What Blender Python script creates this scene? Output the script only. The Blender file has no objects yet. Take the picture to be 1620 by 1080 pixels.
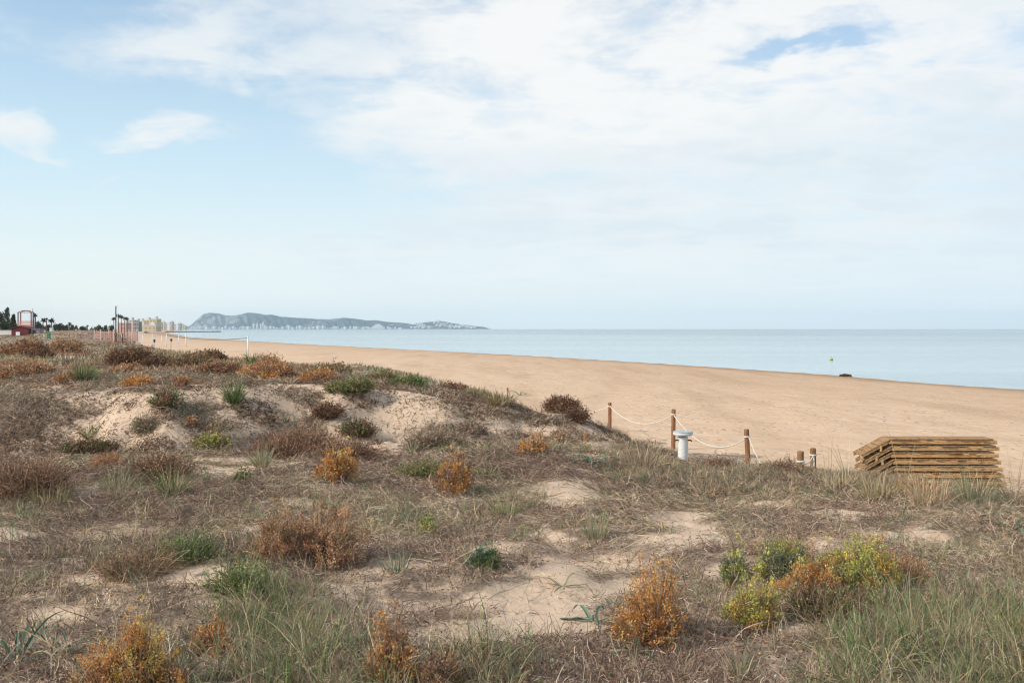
import bpy, math, random
import numpy as np
from math import radians as R

# ------------------------------------------------------------------ camera, sky, sun
SC = bpy.context.scene
COL = SC.collection
H = 4.6                      # eye height above the sea
F, CX, HY = 1575.0, 810.0, 519.5   # focal length, centre column and horizon row of the photograph
cd = bpy.data.cameras.new("camera")
cd.lens = 35.0; cd.sensor_width = 36.0
cd.shift_y = -20.5 / 1620.0
cd.clip_start = 0.1; cd.clip_end = 60000.0
cam = bpy.data.objects.new("camera", cd); COL.objects.link(cam)
cam.location = (0, 0, H); cam.rotation_euler = (R(90), 0, 0)
SC.camera = cam

SUN_EL, SUN_AZ = 34.0, -113.0       # azimuth measured from +Y towards +X
sd = bpy.data.lights.new("sun", 'SUN'); sd.energy = 2.9; sd.angle = R(1.5); sd.color = (1.0, 0.91, 0.78)
sun = bpy.data.objects.new("sun", sd); COL.objects.link(sun)
sun.rotation_euler = (R(90 - SUN_EL), 0, R(180 - SUN_AZ))
sun.location = (-20, -12, 30)

SC.view_settings.view_transform = 'Standard'
SC.view_settings.look = 'None'
SC.view_settings.exposure = 0.33
SC.view_settings.gamma = 1.0
SC.cycles.max_bounces = 6
SC.cycles.diffuse_bounces = 3
SC.cycles.volume_bounces = 1
SC.cycles.filter_width = 1.15
SC.cycles.use_denoising = True
SC.cycles.transparent_max_bounces = 8


class NT:
    """small helper to write node trees"""
    def __init__(self, tree):
        self.t = tree; tree.nodes.clear()
    def n(self, typ, **kw):
        nd = self.t.nodes.new(typ)
        for k, v in kw.items():
            setattr(nd, k, v)
        return nd
    def l(self, a, b):
        self.t.links.new(a, b)
    def put(self, sock, v):
        if isinstance(v, bpy.types.NodeSocket):
            self.l(v, sock)
        elif v is not None:
            sock.default_value = v
    def m(self, op, a, b=None, c=None, clamp=False):
        nd = self.n('ShaderNodeMath', operation=op); nd.use_clamp = clamp
        self.put(nd.inputs[0], a)
        if b is not None: self.put(nd.inputs[1], b)
        if c is not None: self.put(nd.inputs[2], c)
        return nd.outputs[0]
    def ss(self, x, a, b, lo=0.0, hi=1.0):
        nd = self.n('ShaderNodeMapRange', interpolation_type='SMOOTHSTEP')
        self.put(nd.inputs[0], x)
        nd.inputs[1].default_value = a; nd.inputs[2].default_value = b
        nd.inputs[3].default_value = lo; nd.inputs[4].default_value = hi
        return nd.outputs[0]
    def noise(self, vec, scale, detail=4.0, rough=0.55, dist=0.0):
        nd = self.n('ShaderNodeTexNoise')
        if vec is not None: self.l(vec, nd.inputs['Vector'])
        nd.inputs['Scale'].default_value = scale; nd.inputs['Detail'].default_value = detail
        nd.inputs['Roughness'].default_value = rough; nd.inputs['Distortion'].default_value = dist
        return nd.outputs[0]
    def mix(self, f, a, b, blend='MIX'):
        nd = self.n('ShaderNodeMix', data_type='RGBA', blend_type=blend)
        self.put(nd.inputs[0], f)
        for s, v in ((nd.inputs[6], a), (nd.inputs[7], b)):
            if isinstance(v, bpy.types.NodeSocket): self.l(v, s)
            else: s.default_value = (v[0], v[1], v[2], 1)
        return nd.outputs[2]
    def comb(self, x, y, z):
        nd = self.n('ShaderNodeCombineXYZ')
        for i, v in enumerate((x, y, z)): self.put(nd.inputs[i], v)
        return nd.outputs[0]
    def scale(self, vec, s):
        nd = self.n('ShaderNodeVectorMath', operation='MULTIPLY')
        self.l(vec, nd.inputs[0]); nd.inputs[1].default_value = s
        return nd.outputs[0]


def build_world():
    w = bpy.data.worlds.new("World"); SC.world = w; w.use_nodes = True
    g = NT(w.node_tree)
    out = g.n('ShaderNodeOutputWorld'); bg = g.n('ShaderNodeBackground')
    bg.inputs[1].default_value = 0.1
    g.l(bg.outputs[0], out.inputs[0])
    sky = g.n('ShaderNodeTexSky', sky_type='NISHITA', sun_disc=False)
    sky.sun_elevation = R(SUN_EL); sky.sun_rotation = R(SUN_AZ)
    sky.air_density = 1.0; sky.dust_density = 0.6; sky.ozone_density = 1.5
    tc = g.n('ShaderNodeTexCoord'); sep = g.n('ShaderNodeSeparateXYZ')
    nv = g.n('ShaderNodeVectorMath', operation='NORMALIZE')
    g.l(tc.outputs['Generated'], nv.inputs[0]); g.l(nv.outputs[0], sep.inputs[0])
    x, y, z = sep.outputs
    az = g.m('ARCTAN2', x, y)
    el = g.m('ARCSINE', z)
    zz = g.m('ADD', g.m('MAXIMUM', z, 0.0), 0.10)
    p = g.comb(g.m('DIVIDE', x, zz), g.m('DIVIDE', y, zz), 0.0)
    # cloud streets run from the far left to the near right
    mp = g.n('ShaderNodeMapping'); g.l(p, mp.inputs[0])
    mp.inputs['Rotation'].default_value = (0, 0, R(-28)); mp.inputs['Scale'].default_value = (0.9, 1.25, 1)
    n1 = g.noise(mp.outputs[0], 0.85, 7.0, 0.56, 0.35)
    n2 = g.noise(mp.outputs[0], 2.6, 6.0, 0.6, 0.5)
    n3 = g.noise(mp.outputs[0], 0.55, 4.0, 0.55, 0.2)
    n4 = g.noise(mp.outputs[0], 6.5, 5.0, 0.62, 0.8)
    ae = g.comb(az, g.m('MULTIPLY', el, 1.9), 0.0)
    w1 = g.noise(ae, 7.0, 5.0, 0.6); w2 = g.noise(ae, 11.0, 4.0, 0.6, 0.6)
    n5 = g.noise(ae, 13.0, 7.0, 0.62, 0.25)
    az0, el0 = az, el
    az = g.m('ADD', az, g.m('MULTIPLY', g.m('SUBTRACT', w1, 0.5), 0.16))
    el = g.m('ADD', el, g.m('MULTIPLY', g.m('SUBTRACT', w2, 0.5), 0.07))
    def blob(px, py, sx, sy, amp, tilt=0.0):
        u, v = (px - CX) / F, (HY - py) / F
        a0 = math.atan(u); e0 = math.atan(v * math.cos(a0))
        ct, st = math.cos(R(tilt)), math.sin(R(tilt))
        da = g.m('SUBTRACT', az, a0); de = g.m('SUBTRACT', el, e0)
        a = g.m('ADD', g.m('MULTIPLY', da, ct), g.m('MULTIPLY', de, st))
        b = g.m('SUBTRACT', g.m('MULTIPLY', de, ct), g.m('MULTIPLY', da, st))
        a = g.m('MULTIPLY', a, F / sx); b = g.m('MULTIPLY', b, F / sy)
        q = g.m('ADD', g.m('MULTIPLY', a, a), g.m('MULTIPLY', b, b))
        return g.m('MULTIPLY', g.m('EXPONENT', g.m('MULTIPLY', q, -0.5)), amp)
    blobs = [
        # open blue
        (330, 260, 260, 75, -0.62, 4), (60, 130, 150, 70, -0.50, 0), (600, 300, 220, 60, -0.40, 0),
        (1272, 70, 52, 10, -0.80, 13), (1190, 96, 45, 12, -0.36, 14), (540, 130, 110, 30, -0.30, 5), (30, 320, 180, 60, -0.40, 0),
        (90, 20, 120, 30, -0.15, 0),
        # cloud banks
        (900, 120, 330, 130, 0.38, 8), (1400, 180, 300, 90, 0.30, 10), (270, 60, 90, 50, 0.42, 20),
        (450, 115, 100, 24, 0.40, 4), (10, 200, 52, 19, 1.10, -6), (228, 214, 74, 17, 1.15, 3), (125, 205, 30, 30, -0.5, 0), (95, 239, 40, 8, 0.75, 0),
        (195, 287, 62, 6, 0.75, 8), (760, 235, 100, 34, 0.75, 8), (960, 290, 230, 48, 0.42, 12), (640, 180, 90, 26, 0.35, 8), (1300, 400, 420, 120, 0.18, 0), (760, 400, 300, 50, 0.0, 0),
        (470, 388, 170, 16, 0.22, 0),
    ]
    f = None
    for b in blobs:
        s = blob(*b); f = s if f is None else g.m('ADD', f, s)
    dens = g.m('ADD', g.m('ADD', g.m('ADD', g.m('MULTIPLY', g.m('SUBTRACT', n1, 0.5), 1.6), g.m('MULTIPLY', g.m('SUBTRACT', n2, 0.5), 1.1)), g.m('MULTIPLY', g.m('SUBTRACT', n5, 0.5), 1.0)), f)
    cov = g.ss(dens, -0.42, 0.48)
    cov = g.m('MULTIPLY', cov, g.ss(g.m('ADD', n2, g.m('MULTIPLY', g.m('SUBTRACT', n5, 0.5), 0.8)), 0.22, 0.55, 0.55, 0.98))
    # light inside the cloud layer: thin parts bright, thick parts greyer blue
    thick = g.ss(g.m('ADD', g.m('MULTIPLY', g.m('SUBTRACT', n3, 0.5), 1.6), g.m('ADD', g.m('MULTIPLY', g.m('SUBTRACT', n2, 0.5), 0.8), g.m('MULTIPLY', g.m('SUBTRACT', n5, 0.5), 0.9))), -0.30, 0.40)
    lowr = g.m('ADD', thick, blob(1420, 330, 420, 110, 0.40, 0))
    lowr = g.m('ADD', lowr, blob(900, 110, 230, 110, -0.7, 0))
    lowr = g.m('ADD', lowr, blob(560, 40, 160, 40, 0.35, 0), clamp=True)
    ccol = g.mix(lowr, (7.55, 7.6, 7.55), (5.85, 6.55, 7.05))
    veil = g.mix(1.0, sky.outputs[0], (1.10, 1.26, 1.32), 'MULTIPLY')
    az, el = az0, el0
    # thin high veil over all of the sky, thicker towards the horizon
    hz = g.m('ADD', g.m('MULTIPLY', g.ss(el, 0.03, 0.34, 1.0, 0.0), 0.68), 0.26)
    vhi = g.mix(g.ss(az, -0.5, 0.3), (5.3, 6.95, 7.75), (5.75, 6.85, 7.5))
    vlo = g.mix(g.ss(az, -0.4, 0.5), (6.75, 7.4, 7.35), (6.1, 6.9, 7.35))
    vcol = g.mix(g.ss(el, 0.02, 0.17), vlo, vhi)
    base = g.mix(hz, veil, vcol)
    lowf = g.ss(el, 0.0, 0.10, 0.25, 1.0)
    allc = g.mix(g.m('MULTIPLY', cov, lowf), base, ccol)
    glow = g.m('DIVIDE', 0.0167, g.m('MAXIMUM', el, 0.0167))     # extra brightness put into the lowest sky, offsets dimming by the haze box
    allc = g.mix(g.m('MULTIPLY', glow, 0.95), allc, g.mix(g.ss(az, -0.4, 0.5), (9.3, 9.75, 9.4), (8.5, 9.2, 9.45)))
    g.l(allc, bg.inputs[0])

build_world()

# ------------------------------------------------------------------ numeric helpers
def vnoise(x, y, seed=0):
    xi = np.floor(x).astype(np.int64); yi = np.floor(y).astype(np.int64)
    fx = x - xi; fy = y - yi
    def h(a, b):
        v = (a * 374761393 + b * 668265263 + seed * 974711) & 0xffffffff
        v = ((v ^ (v >> 13)) * 1274126177) & 0xffffffff
        return ((v ^ (v >> 16)) & 0xffff) / 65535.0
    sx = fx * fx * (3 - 2 * fx); sy = fy * fy * (3 - 2 * fy)
    return (h(xi, yi) * (1 - sx) + h(xi + 1, yi) * sx) * (1 - sy) + (h(xi, yi + 1) * (1 - sx) + h(xi + 1, yi + 1) * sx) * sy

def fbm(x, y, seed=0, octv=4, gain=0.5):
    s = 0.0; a = 1.0; t = 0.0
    for o in range(octv):
        s = s + a * vnoise(x * 2 ** o + 13.7 * o, y * 2 ** o - 7.3 * o, seed + o); t += a; a *= gain
    return s / t

def sst(a, b, x):
    t = np.clip((x - a) / (b - a), 0, 1); return t * t * (3 - 2 * t)

def lerp(a, b, t): return a + (b - a) * t

XS_Y = [-2000, 0, 70, 77, 90, 120, 160, 230, 300, 500, 900, 1900, 6000, 20000]
XS_X = [(n - .418 * y) / .908 for n, y in zip((60.5, 60.5, 61, 61.2, 64.2, 66, 66.5, 63, 60, 60), XS_Y)] + [-317, -640, -2000, -7000]
def shore_s(x, y):                      # metres inland of the sand's edge
    return (np.interp(y, XS_Y, XS_X) - x) * 0.908

def terrain_rel(x, y):
    x = np.asarray(x, float); y = np.asarray(y, float)
    yy = np.maximum(y, 3.0)
    p = CX + F * x / yy
    s = shore_s(x, y) + (fbm(x * .02, y * .02, 5, 2) - .5) * 2 * sst(30, 90, y)
    B = np.interp(s, [-400, -40, -6, -3, 0, 4, 20, 45, 60, 400], [-9, -6.2, -5.0, -4.6, -4.18, -4.05, -3.85, -3.52, -3.42, -3.2])
    FR = np.interp(y, [-60, 0, 3, 5, 8, 10, 15, 18, 20, 22, 25, 30], [-1.5, -1.65, -1.7, -1.75, -1.98, -2.15, -2.55, -2.75, -2.93, -3.12, -3.35, -3.5])
    FL = np.interp(y, [-60, 0, 3, 5, 8, 10, 14, 18, 25], [-1.5, -1.65, -1.7, -1.75, -1.9, -1.98, -2.12, -2.27, -2.5])
    base = lerp(FL, FR, sst(850, 1150, p))
    nb = (fbm(x * .35, y * .35, 11, 3) - .5)
    base = base + nb * .40 * sst(3, 7, y) + (fbm(x * 1.3, y * 1.3, 12, 3) - .5) * .22
    foot = np.interp(p, [-400, 0, 400, 700, 850, 950, 1000], [17.2, 17.6, 18, 18.3, 19.6, 20.3, 20.8])
    wob = (fbm(x * .45 + 3, y * .2, 21, 3) - .5)
    bank = sst(0, 1, (y + wob * 3.4 - foot) / 2.7)
    P = np.interp(p, [-300, 0, 200, 400, 560, 650, 700, 800, 880, 920, 990, 1040], [-1.35, -1.32, -1.25, -1.12, -1.15, -1.33, -1.47, -1.64, -1.86, -2.06, -2.5, -3.3])
    P = lerp(P, np.minimum(P, -1.5), sst(26, 45, y))
    P = np.where(p > 1000, np.minimum(P, base), P)
    P = P + (fbm(x * .3, y * .3, 31, 4) - .5) * .42 * sst(1000, 850, p) * sst(19, 22, y)
    bump = np.exp(-(((x + 48.0) / 4.3) ** 2) ** 1.5 - ((y - 112) / 16) ** 2)
    P = P + 1.28 * bump
    z = lerp(base, np.maximum(P, np.where(p > 960, base, -9)), bank)
    npj = .908 * x + .418 * y
    cs = np.interp(p, [0, 850, 900, 1060], [8.4, 8.8, 10.0, 13.2])
    cs = cs - np.interp(y, [0, 28, 56, 110, 400], [0, 0, 2.2, 3.2, 6])
    cs = cs + (fbm(x * .25, y * .25, 41, 3) - .5) * 1.6
    wd = np.interp(p, [850, 1060], [5.0, 3.2]) + np.interp(y, [28, 110], [0, 4])
    z = lerp(z, B, sst(0, 1, (npj - cs) / wd))
    z = lerp(z, B, sst(6, 1, s))
    z = z + (fbm(x * .12, y * .5, 51, 3) - .5) * .10 * sst(0, 12, s) * sst(0, 1, (npj - cs) / wd)
    z = z + (fbm(x * 3.1, y * 3.1, 61, 2) - .5) * .035 * sst(40, 25, y)
    return z

def drop(px, py, dmax=900.0):
    """ground point seen at a pixel of the photograph"""
    d = np.concatenate([np.arange(3.0, 40, .03), np.arange(40, 160, .3), np.arange(160, dmax, 2.0)])
    u = (px - CX) / F; zr = terrain_rel(u * d, d); ray = -(py - HY) / F * d
    hit = np.nonzero(zr >= ray)[0]
    k = hit[0] if len(hit) else len(d) - 1
    return float(u * d[k]), float(d[k]), float(zr[k]) + H

def at(px, py, d):
    return ((px - CX) / F * d, d, H - (py - HY) / F * d)

def ground(x, y):
    return float(terrain_rel(np.array([x]), np.array([y]))[0]) + H

BARE = [  # column, row, half width, half height of bare sand seen in the hollow
    (800, 955, 85, 24, .85), (905, 985, 70, 22, 1), (800, 1000, 60, 12, .8), (875, 850, 52, 10, .9), (858, 902, 45, 14, 1), (985, 888, 70, 12, 1), (1045, 862, 60, 14, .9),
    (1075, 840, 70, 12, .9), (1060, 825, 50, 9, .8), (705, 798, 34, 14, .8), (915, 775, 55, 16, .9), (885, 800, 35, 10, .6), (1320, 803, 110, 8, .9), (1200, 805, 70, 7, .6),
    (1465, 846, 60, 14, .8), (300, 908, 60, 14, .7), (90, 975, 60, 14, .6), (335, 742, 50, 14, .8), (420, 728, 50, 10, .6), (1150, 905, 30, 14, .7),
    (1080, 745, 40, 5, .8), (1000, 920, 40, 10, .7), (930, 930, 80, 14, .7), (1260, 1010, 40, 12, .6), (140, 930, 40, 10, .5), (620, 905, 40, 8, .4), (1590, 925, 30, 10, .6),
    (780, 870, 40, 9, .5), (1110, 860, 40, 9, .6),
]
FACE = [  # bare sand of the bank
    (155, 655, 85, 34, 1), (225, 690, 70, 26, 1), (95, 700, 40, 18, .9), (60, 712, 60, 8, .7), (390, 655, 36, 26, .8), (465, 632, 60, 18, .9), (300, 690, 50, 16, .8),
    (440, 650, 50, 22, .8), (575, 675, 60, 36, 1), (620, 655, 55, 24, .9), (700, 650, 60, 16, .7), (655, 700, 40, 14, .8), (790, 668, 60, 14, .9), (830, 680, 40, 10, .8),
    (170, 622, 110, 8, .9), (250, 622, 50, 8, .9), (360, 622, 60, 9, .9), (480, 612, 60, 8, .8), (570, 628, 50, 12, .8), (345, 655, 30, 12, .7), (925, 680, 40, 26, .8), (865, 628, 40, 8, .7),
    (955, 695, 25, 14, .9), (20, 702, 30, 12, .9), (760, 690, 60, 9, .6), (530, 700, 30, 10, .6), (870, 660, 30, 9, .4),
]
def cover(x, y, zr):
    """how much dead plant matter lies on the ground, 0..1"""
    x = np.asarray(x, float); y = np.asarray(y, float)
    yy = np.maximum(y, 2.0)
    p = CX + F * x / yy; q = HY - F * zr / yy
    c = .90 + 2.0 * (fbm(x * .8, y * .8, 71, 4) - .5)
    c = c + .5 * (fbm(x * 3.3, y * 3.3, 75, 3) - .5) + 1.1 * np.clip(fbm(x * 1.7 + y * .5, y * 3.6, 76, 3) - .52, 0, 1)
    wx = (fbm(x * 1.1, y * 1.1, 72, 3) - .5) * 90; wy = (fbm(x * 1.1 + 9, y * 1.1, 73, 3) - .5) * 34
    for bx, by, sx, sy, a in BARE + FACE:
        e = ((p + wx - bx) / (sx * 1.1)) ** 2 + ((q + wy - by) / (sy * 1.15)) ** 2
        c = c - a * 1.15 * np.exp(-e ** 1.6 * .8)
    npj = .908 * x + .418 * y
    cs = np.interp(p, [0, 850, 900, 1060], [8.4, 8.8, 10.0, 13.2]) - np.interp(y, [0, 28, 56, 110, 400], [0, 0, 2.2, 3.2, 6])
    c = c * sst(5.0, 2.6, npj - cs + (fbm(x * .9, y * .9, 77, 3) - .5) * 3)
    c = np.where(shore_s(x, y) < 40, 0, c)
    return np.clip(c, 0, 1)

# ------------------------------------------------------------------ geometry collectors
RNG = np.random.default_rng(7)

class Geo:
    """quads with a colour per corner point"""
    def __init__(self): self.V = []; self.Q = []; self.C = []; self.n = 0
    def add(self, V, Q, C):
        self.V.append(V); self.Q.append(Q + self.n); self.C.append(C); self.n += len(V)
    def ribbons(self, P, W, side, col):
        N, K, _ = P.shape
        s = side[:, None, :] * W[:, :, None] * .5
        V = np.stack([P - s, P + s], 2).reshape(-1, 3)
        i = np.arange(N)[:, None] * (2 * K) + np.arange(K - 1)[None, :] * 2
        Q = np.stack([i, i + 1, i + 3, i + 2], -1).reshape(-1, 4)
        C = np.repeat(col, 2 * K, 0)
        self.add(V, Q, C)
    def leaves(self, P, D, L, Wd, col, roll=None):
        N = len(P)
        r = RNG.normal(size=(N, 3)) if roll is None else roll
        s = np.cross(D, r); s /= np.linalg.norm(s, axis=1, keepdims=True) + 1e-9
        tip = P + D * L[:, None]; mid = P + D * (L * .5)[:, None]
        V = np.stack([P, mid + s * (Wd * .5)[:, None], tip, mid - s * (Wd * .5)[:, None]], 1).reshape(-1, 3)
        Q = np.arange(4 * N).reshape(N, 4)
        self.add(V, Q, np.repeat(col, 4, 0))
    def build(self, name, mat, parent=None):
        V = np.concatenate(self.V).astype(np.float32); Q = np.concatenate(self.Q).astype(np.int32); C = np.concatenate(self.C)
        me = bpy.data.meshes.new(name)
        me.vertices.add(len(V)); me.vertices.foreach_set('co', V.ravel())
        me.loops.add(Q.size); me.loops.foreach_set('vertex_index', Q.ravel())
        me.polygons.add(len(Q)); me.polygons.foreach_set('loop_start', np.arange(0, Q.size, 4, dtype=np.int32))
        me.update(calc_edges=True)
        a = me.color_attributes.new('Col', 'FLOAT_COLOR', 'POINT')
        C4 = np.ones((len(V), 4), np.float32); C4[:, :3] = np.clip(C, 0, 1)
        a.data.foreach_set('color', C4.ravel())
        me.materials.append(mat)
        o = bpy.data.objects.new(name, me); COL.objects.link(o)
        if parent: o.parent = parent
        return o

def unit(v): return v / (np.linalg.norm(v, axis=-1, keepdims=True) + 1e-9)

def curve_pts(base, d0, L, K, bend=0.0, jit=0.0, rng=RNG):
    """points along arching or crooked stalks"""
    N = len(base); P = np.empty((N, K, 3)); P[:, 0] = base; d = unit(d0.copy())
    st = (L / (K - 1))[:, None]
    bend = np.broadcast_to(np.asarray(bend, float), (N,))
    for k in range(1, K):
        P[:, k] = P[:, k - 1] + d * st
        d = d + rng.normal(size=(N, 3)) * jit
        d[:, 2] -= bend * k / K
        d = unit(d)
    return P

def sides(d, rng=RNG):
    return unit(np.cross(d, rng.normal(size=d.shape)))

def pick(pal, n, rng=RNG, jit=.18, w=None):
    pal = np.array(pal, float)
    c = pal[rng.choice(len(pal), n, p=w)]
    c = c * (1 + rng.normal(size=(n, 1)) * jit) * (1 + rng.normal(size=(n, 3)) * jit * .25)
    return np.clip(c, .008, .9)

class MB:
    """solids collected into one mesh"""
    def __init__(self): self.v = []; self.f = []
    def box(self, c, s, rz=0.0, ry=0.0):
        n = len(self.v); hx, hy, hz = s[0] / 2, s[1] / 2, s[2] / 2
        cz, sz, cy, sy = math.cos(rz), math.sin(rz), math.cos(ry), math.sin(ry)
        for dx, dy, dz in ((-1,-1,-1),(1,-1,-1),(1,1,-1),(-1,1,-1),(-1,-1,1),(1,-1,1),(1,1,1),(-1,1,1)):
            X, Y, Z = dx * hx, dy * hy, dz * hz
            X, Z = X * cy + Z * sy, -X * sy + Z * cy
            X, Y = X * cz - Y * sz, X * sz + Y * cz
            self.v.append((c[0] + X, c[1] + Y, c[2] + Z))
        self.f += [tuple(n + i for i in q) for q in ((3,2,1,0),(4,5,6,7),(0,1,5,4),(1,2,6,5),(2,3,7,6),(3,0,4,7))]
        return self
    def tube(self, pts, r, n=8, cap=True):
        pts = [np.array(p, float) for p in pts]
        rr = r if hasattr(r, '__len__') else [r] * len(pts)
        b = len(self.v)
        for i, p in enumerate(pts):
            t = pts[min(i + 1, len(pts) - 1)] - pts[max(i - 1, 0)]; t /= np.linalg.norm(t) + 1e-9
            a = np.cross(t, (0, 0, 1.0)) if abs(t[2]) < .95 else np.cross(t, (1.0, 0, 0))
            a /= np.linalg.norm(a); c = np.cross(t, a)
            for k in range(n):
                w = 2 * math.pi * k / n
                self.v.append(tuple(p + (a * math.cos(w) + c * math.sin(w)) * rr[i]))
        for i in range(len(pts) - 1):
            for k in range(n):
                self.f.append((b + i * n + k, b + i * n + (k + 1) % n, b + (i + 1) * n + (k + 1) % n, b + (i + 1) * n + k))
        if cap:
            self.f.append(tuple(b + k for k in range(n))[::-1])
            self.f.append(tuple(b + (len(pts) - 1) * n + k for k in range(n)))
        return self
    def lathe(self, prof, c=(0, 0, 0), n=24, wob=0.0, seed=0):
        rg = np.random.default_rng(seed); b = len(self.v)
        for (r, z) in prof:
            for k in range(n):
                w = 2 * math.pi * k / n; q = r * (1 + wob * rg.normal())
                self.v.append((c[0] + q * math.cos(w), c[1] + q * math.sin(w), c[2] + z))
        for i in range(len(prof) - 1):
            for k in range(n):
                self.f.append((b + i * n + k, b + i * n + (k + 1) % n, b + (i + 1) * n + (k + 1) % n, b + (i + 1) * n + k))
        self.f.append(tuple(b + k for k in range(n))[::-1])
        self.f.append(tuple(b + (len(prof) - 1) * n + k for k in range(n)))
        return self
    def prism(self, poly, y0, y1):          # polygon in x,z pushed along y
        n = len(self.v); m = len(poly)
        for y in (y0, y1):
            for (a, b) in poly: self.v.append((a, y, b))
        self.f.append(tuple(n + i for i in range(m))); self.f.append(tuple(n + m + i for i in range(m))[::-1])
        for i in range(m):
            j = (i + 1) % m; self.f.append((n + j, n + i, n + m + i, n + m + j))
        return self
    def build(self, name, mat, parent=None, smooth=False, bevel=0.0):
        me = bpy.data.meshes.new(name); me.from_pydata(self.v, [], self.f); me.validate(); me.update()
        me.materials.append(mat)
        if smooth:
            for p in me.polygons: p.use_smooth = len(p.vertices) == 4
        o = bpy.data.objects.new(name, me); COL.objects.link(o)
        if parent: o.parent = parent
        if bevel:
            bm = o.modifiers.new('bevel', 'BEVEL'); bm.width = bevel; bm.segments = 1; bm.limit_method = 'ANGLE'
        return o

def tag(o, label=None, cat=None, group=None, kind=None):
    if label: o['label'] = label
    if cat: o['category'] = cat
    if group: o['group'] = group
    if kind: o['kind'] = kind
    return o

def thing(name, label, cat, loc, rz=0.0, group=None):
    o = bpy.data.objects.new(name, None); COL.objects.link(o)
    o.location = loc; o.rotation_euler = (0, 0, rz); o.empty_display_size = .2
    return tag(o, label, cat, group)

# ------------------------------------------------------------------ materials
def mat(name, fn):
    m = bpy.data.materials.new(name); m.use_nodes = True
    g = NT(m.node_tree); out = g.n('ShaderNodeOutputMaterial'); b = g.n('ShaderNodeBsdfPrincipled')
    g.l(b.outputs[0], out.inputs[0])
    b.inputs['Specular IOR Level'].default_value = .25
    fn(g, b, out); return m

def bump(g, b, h, dist, strength=1.0):
    nd = g.n('ShaderNodeBump'); nd.inputs['Strength'].default_value = strength; nd.inputs['Distance'].default_value = dist
    g.l(h, nd.inputs['Height']); g.l(nd.outputs[0], b.inputs['Normal'])

def m_plain(name, col, rough=.7, var=.25, scale=6.0, dark=None):
    def fn(g, b, out):
        tc = g.n('ShaderNodeTexCoord')
        n = g.noise(tc.outputs['Object'], scale, 5, .6)
        d = dark or tuple(c * (1 - var * 1.6) for c in col)
        g.l(g.mix(g.ss(n, .3, .7), d, tuple(min(1, c * (1 + var * .3)) for c in col)), b.inputs['Base Color'])
        b.inputs['Roughness'].default_value = rough
    return mat(name, fn)

def m_plant(name, trans=.25):
    def fn(g, b, out):
        at_ = g.n('ShaderNodeAttribute', attribute_name='Col')
        tc = g.n('ShaderNodeTexCoord')
        n = g.noise(tc.outputs['Object'], 9.0, 3, .6)
        col = g.mix(1.0, at_.outputs['Color'], g.mix(n, (.72, .74, .76), (1.25, 1.22, 1.18)), 'MULTIPLY')
        g.l(col, b.inputs['Base Color']); b.inputs['Roughness'].default_value = .75
        b.inputs['Specular IOR Level'].default_value = .15
        if trans:
            t = g.n('ShaderNodeBsdfTranslucent'); g.l(col, t.inputs[0])
            mx = g.n('ShaderNodeMixShader'); mx.inputs[0].default_value = trans
            g.l(b.outputs[0], mx.inputs[1]); g.l(t.outputs[0], mx.inputs[2]); g.l(mx.outputs[0], out.inputs[0])
    return mat(name, fn)

M_LEAF = m_plant('leaf', .28)
M_STEM = m_plant('stem', 0)
M_GRASS = m_plant('grass_blade', .22)

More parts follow.
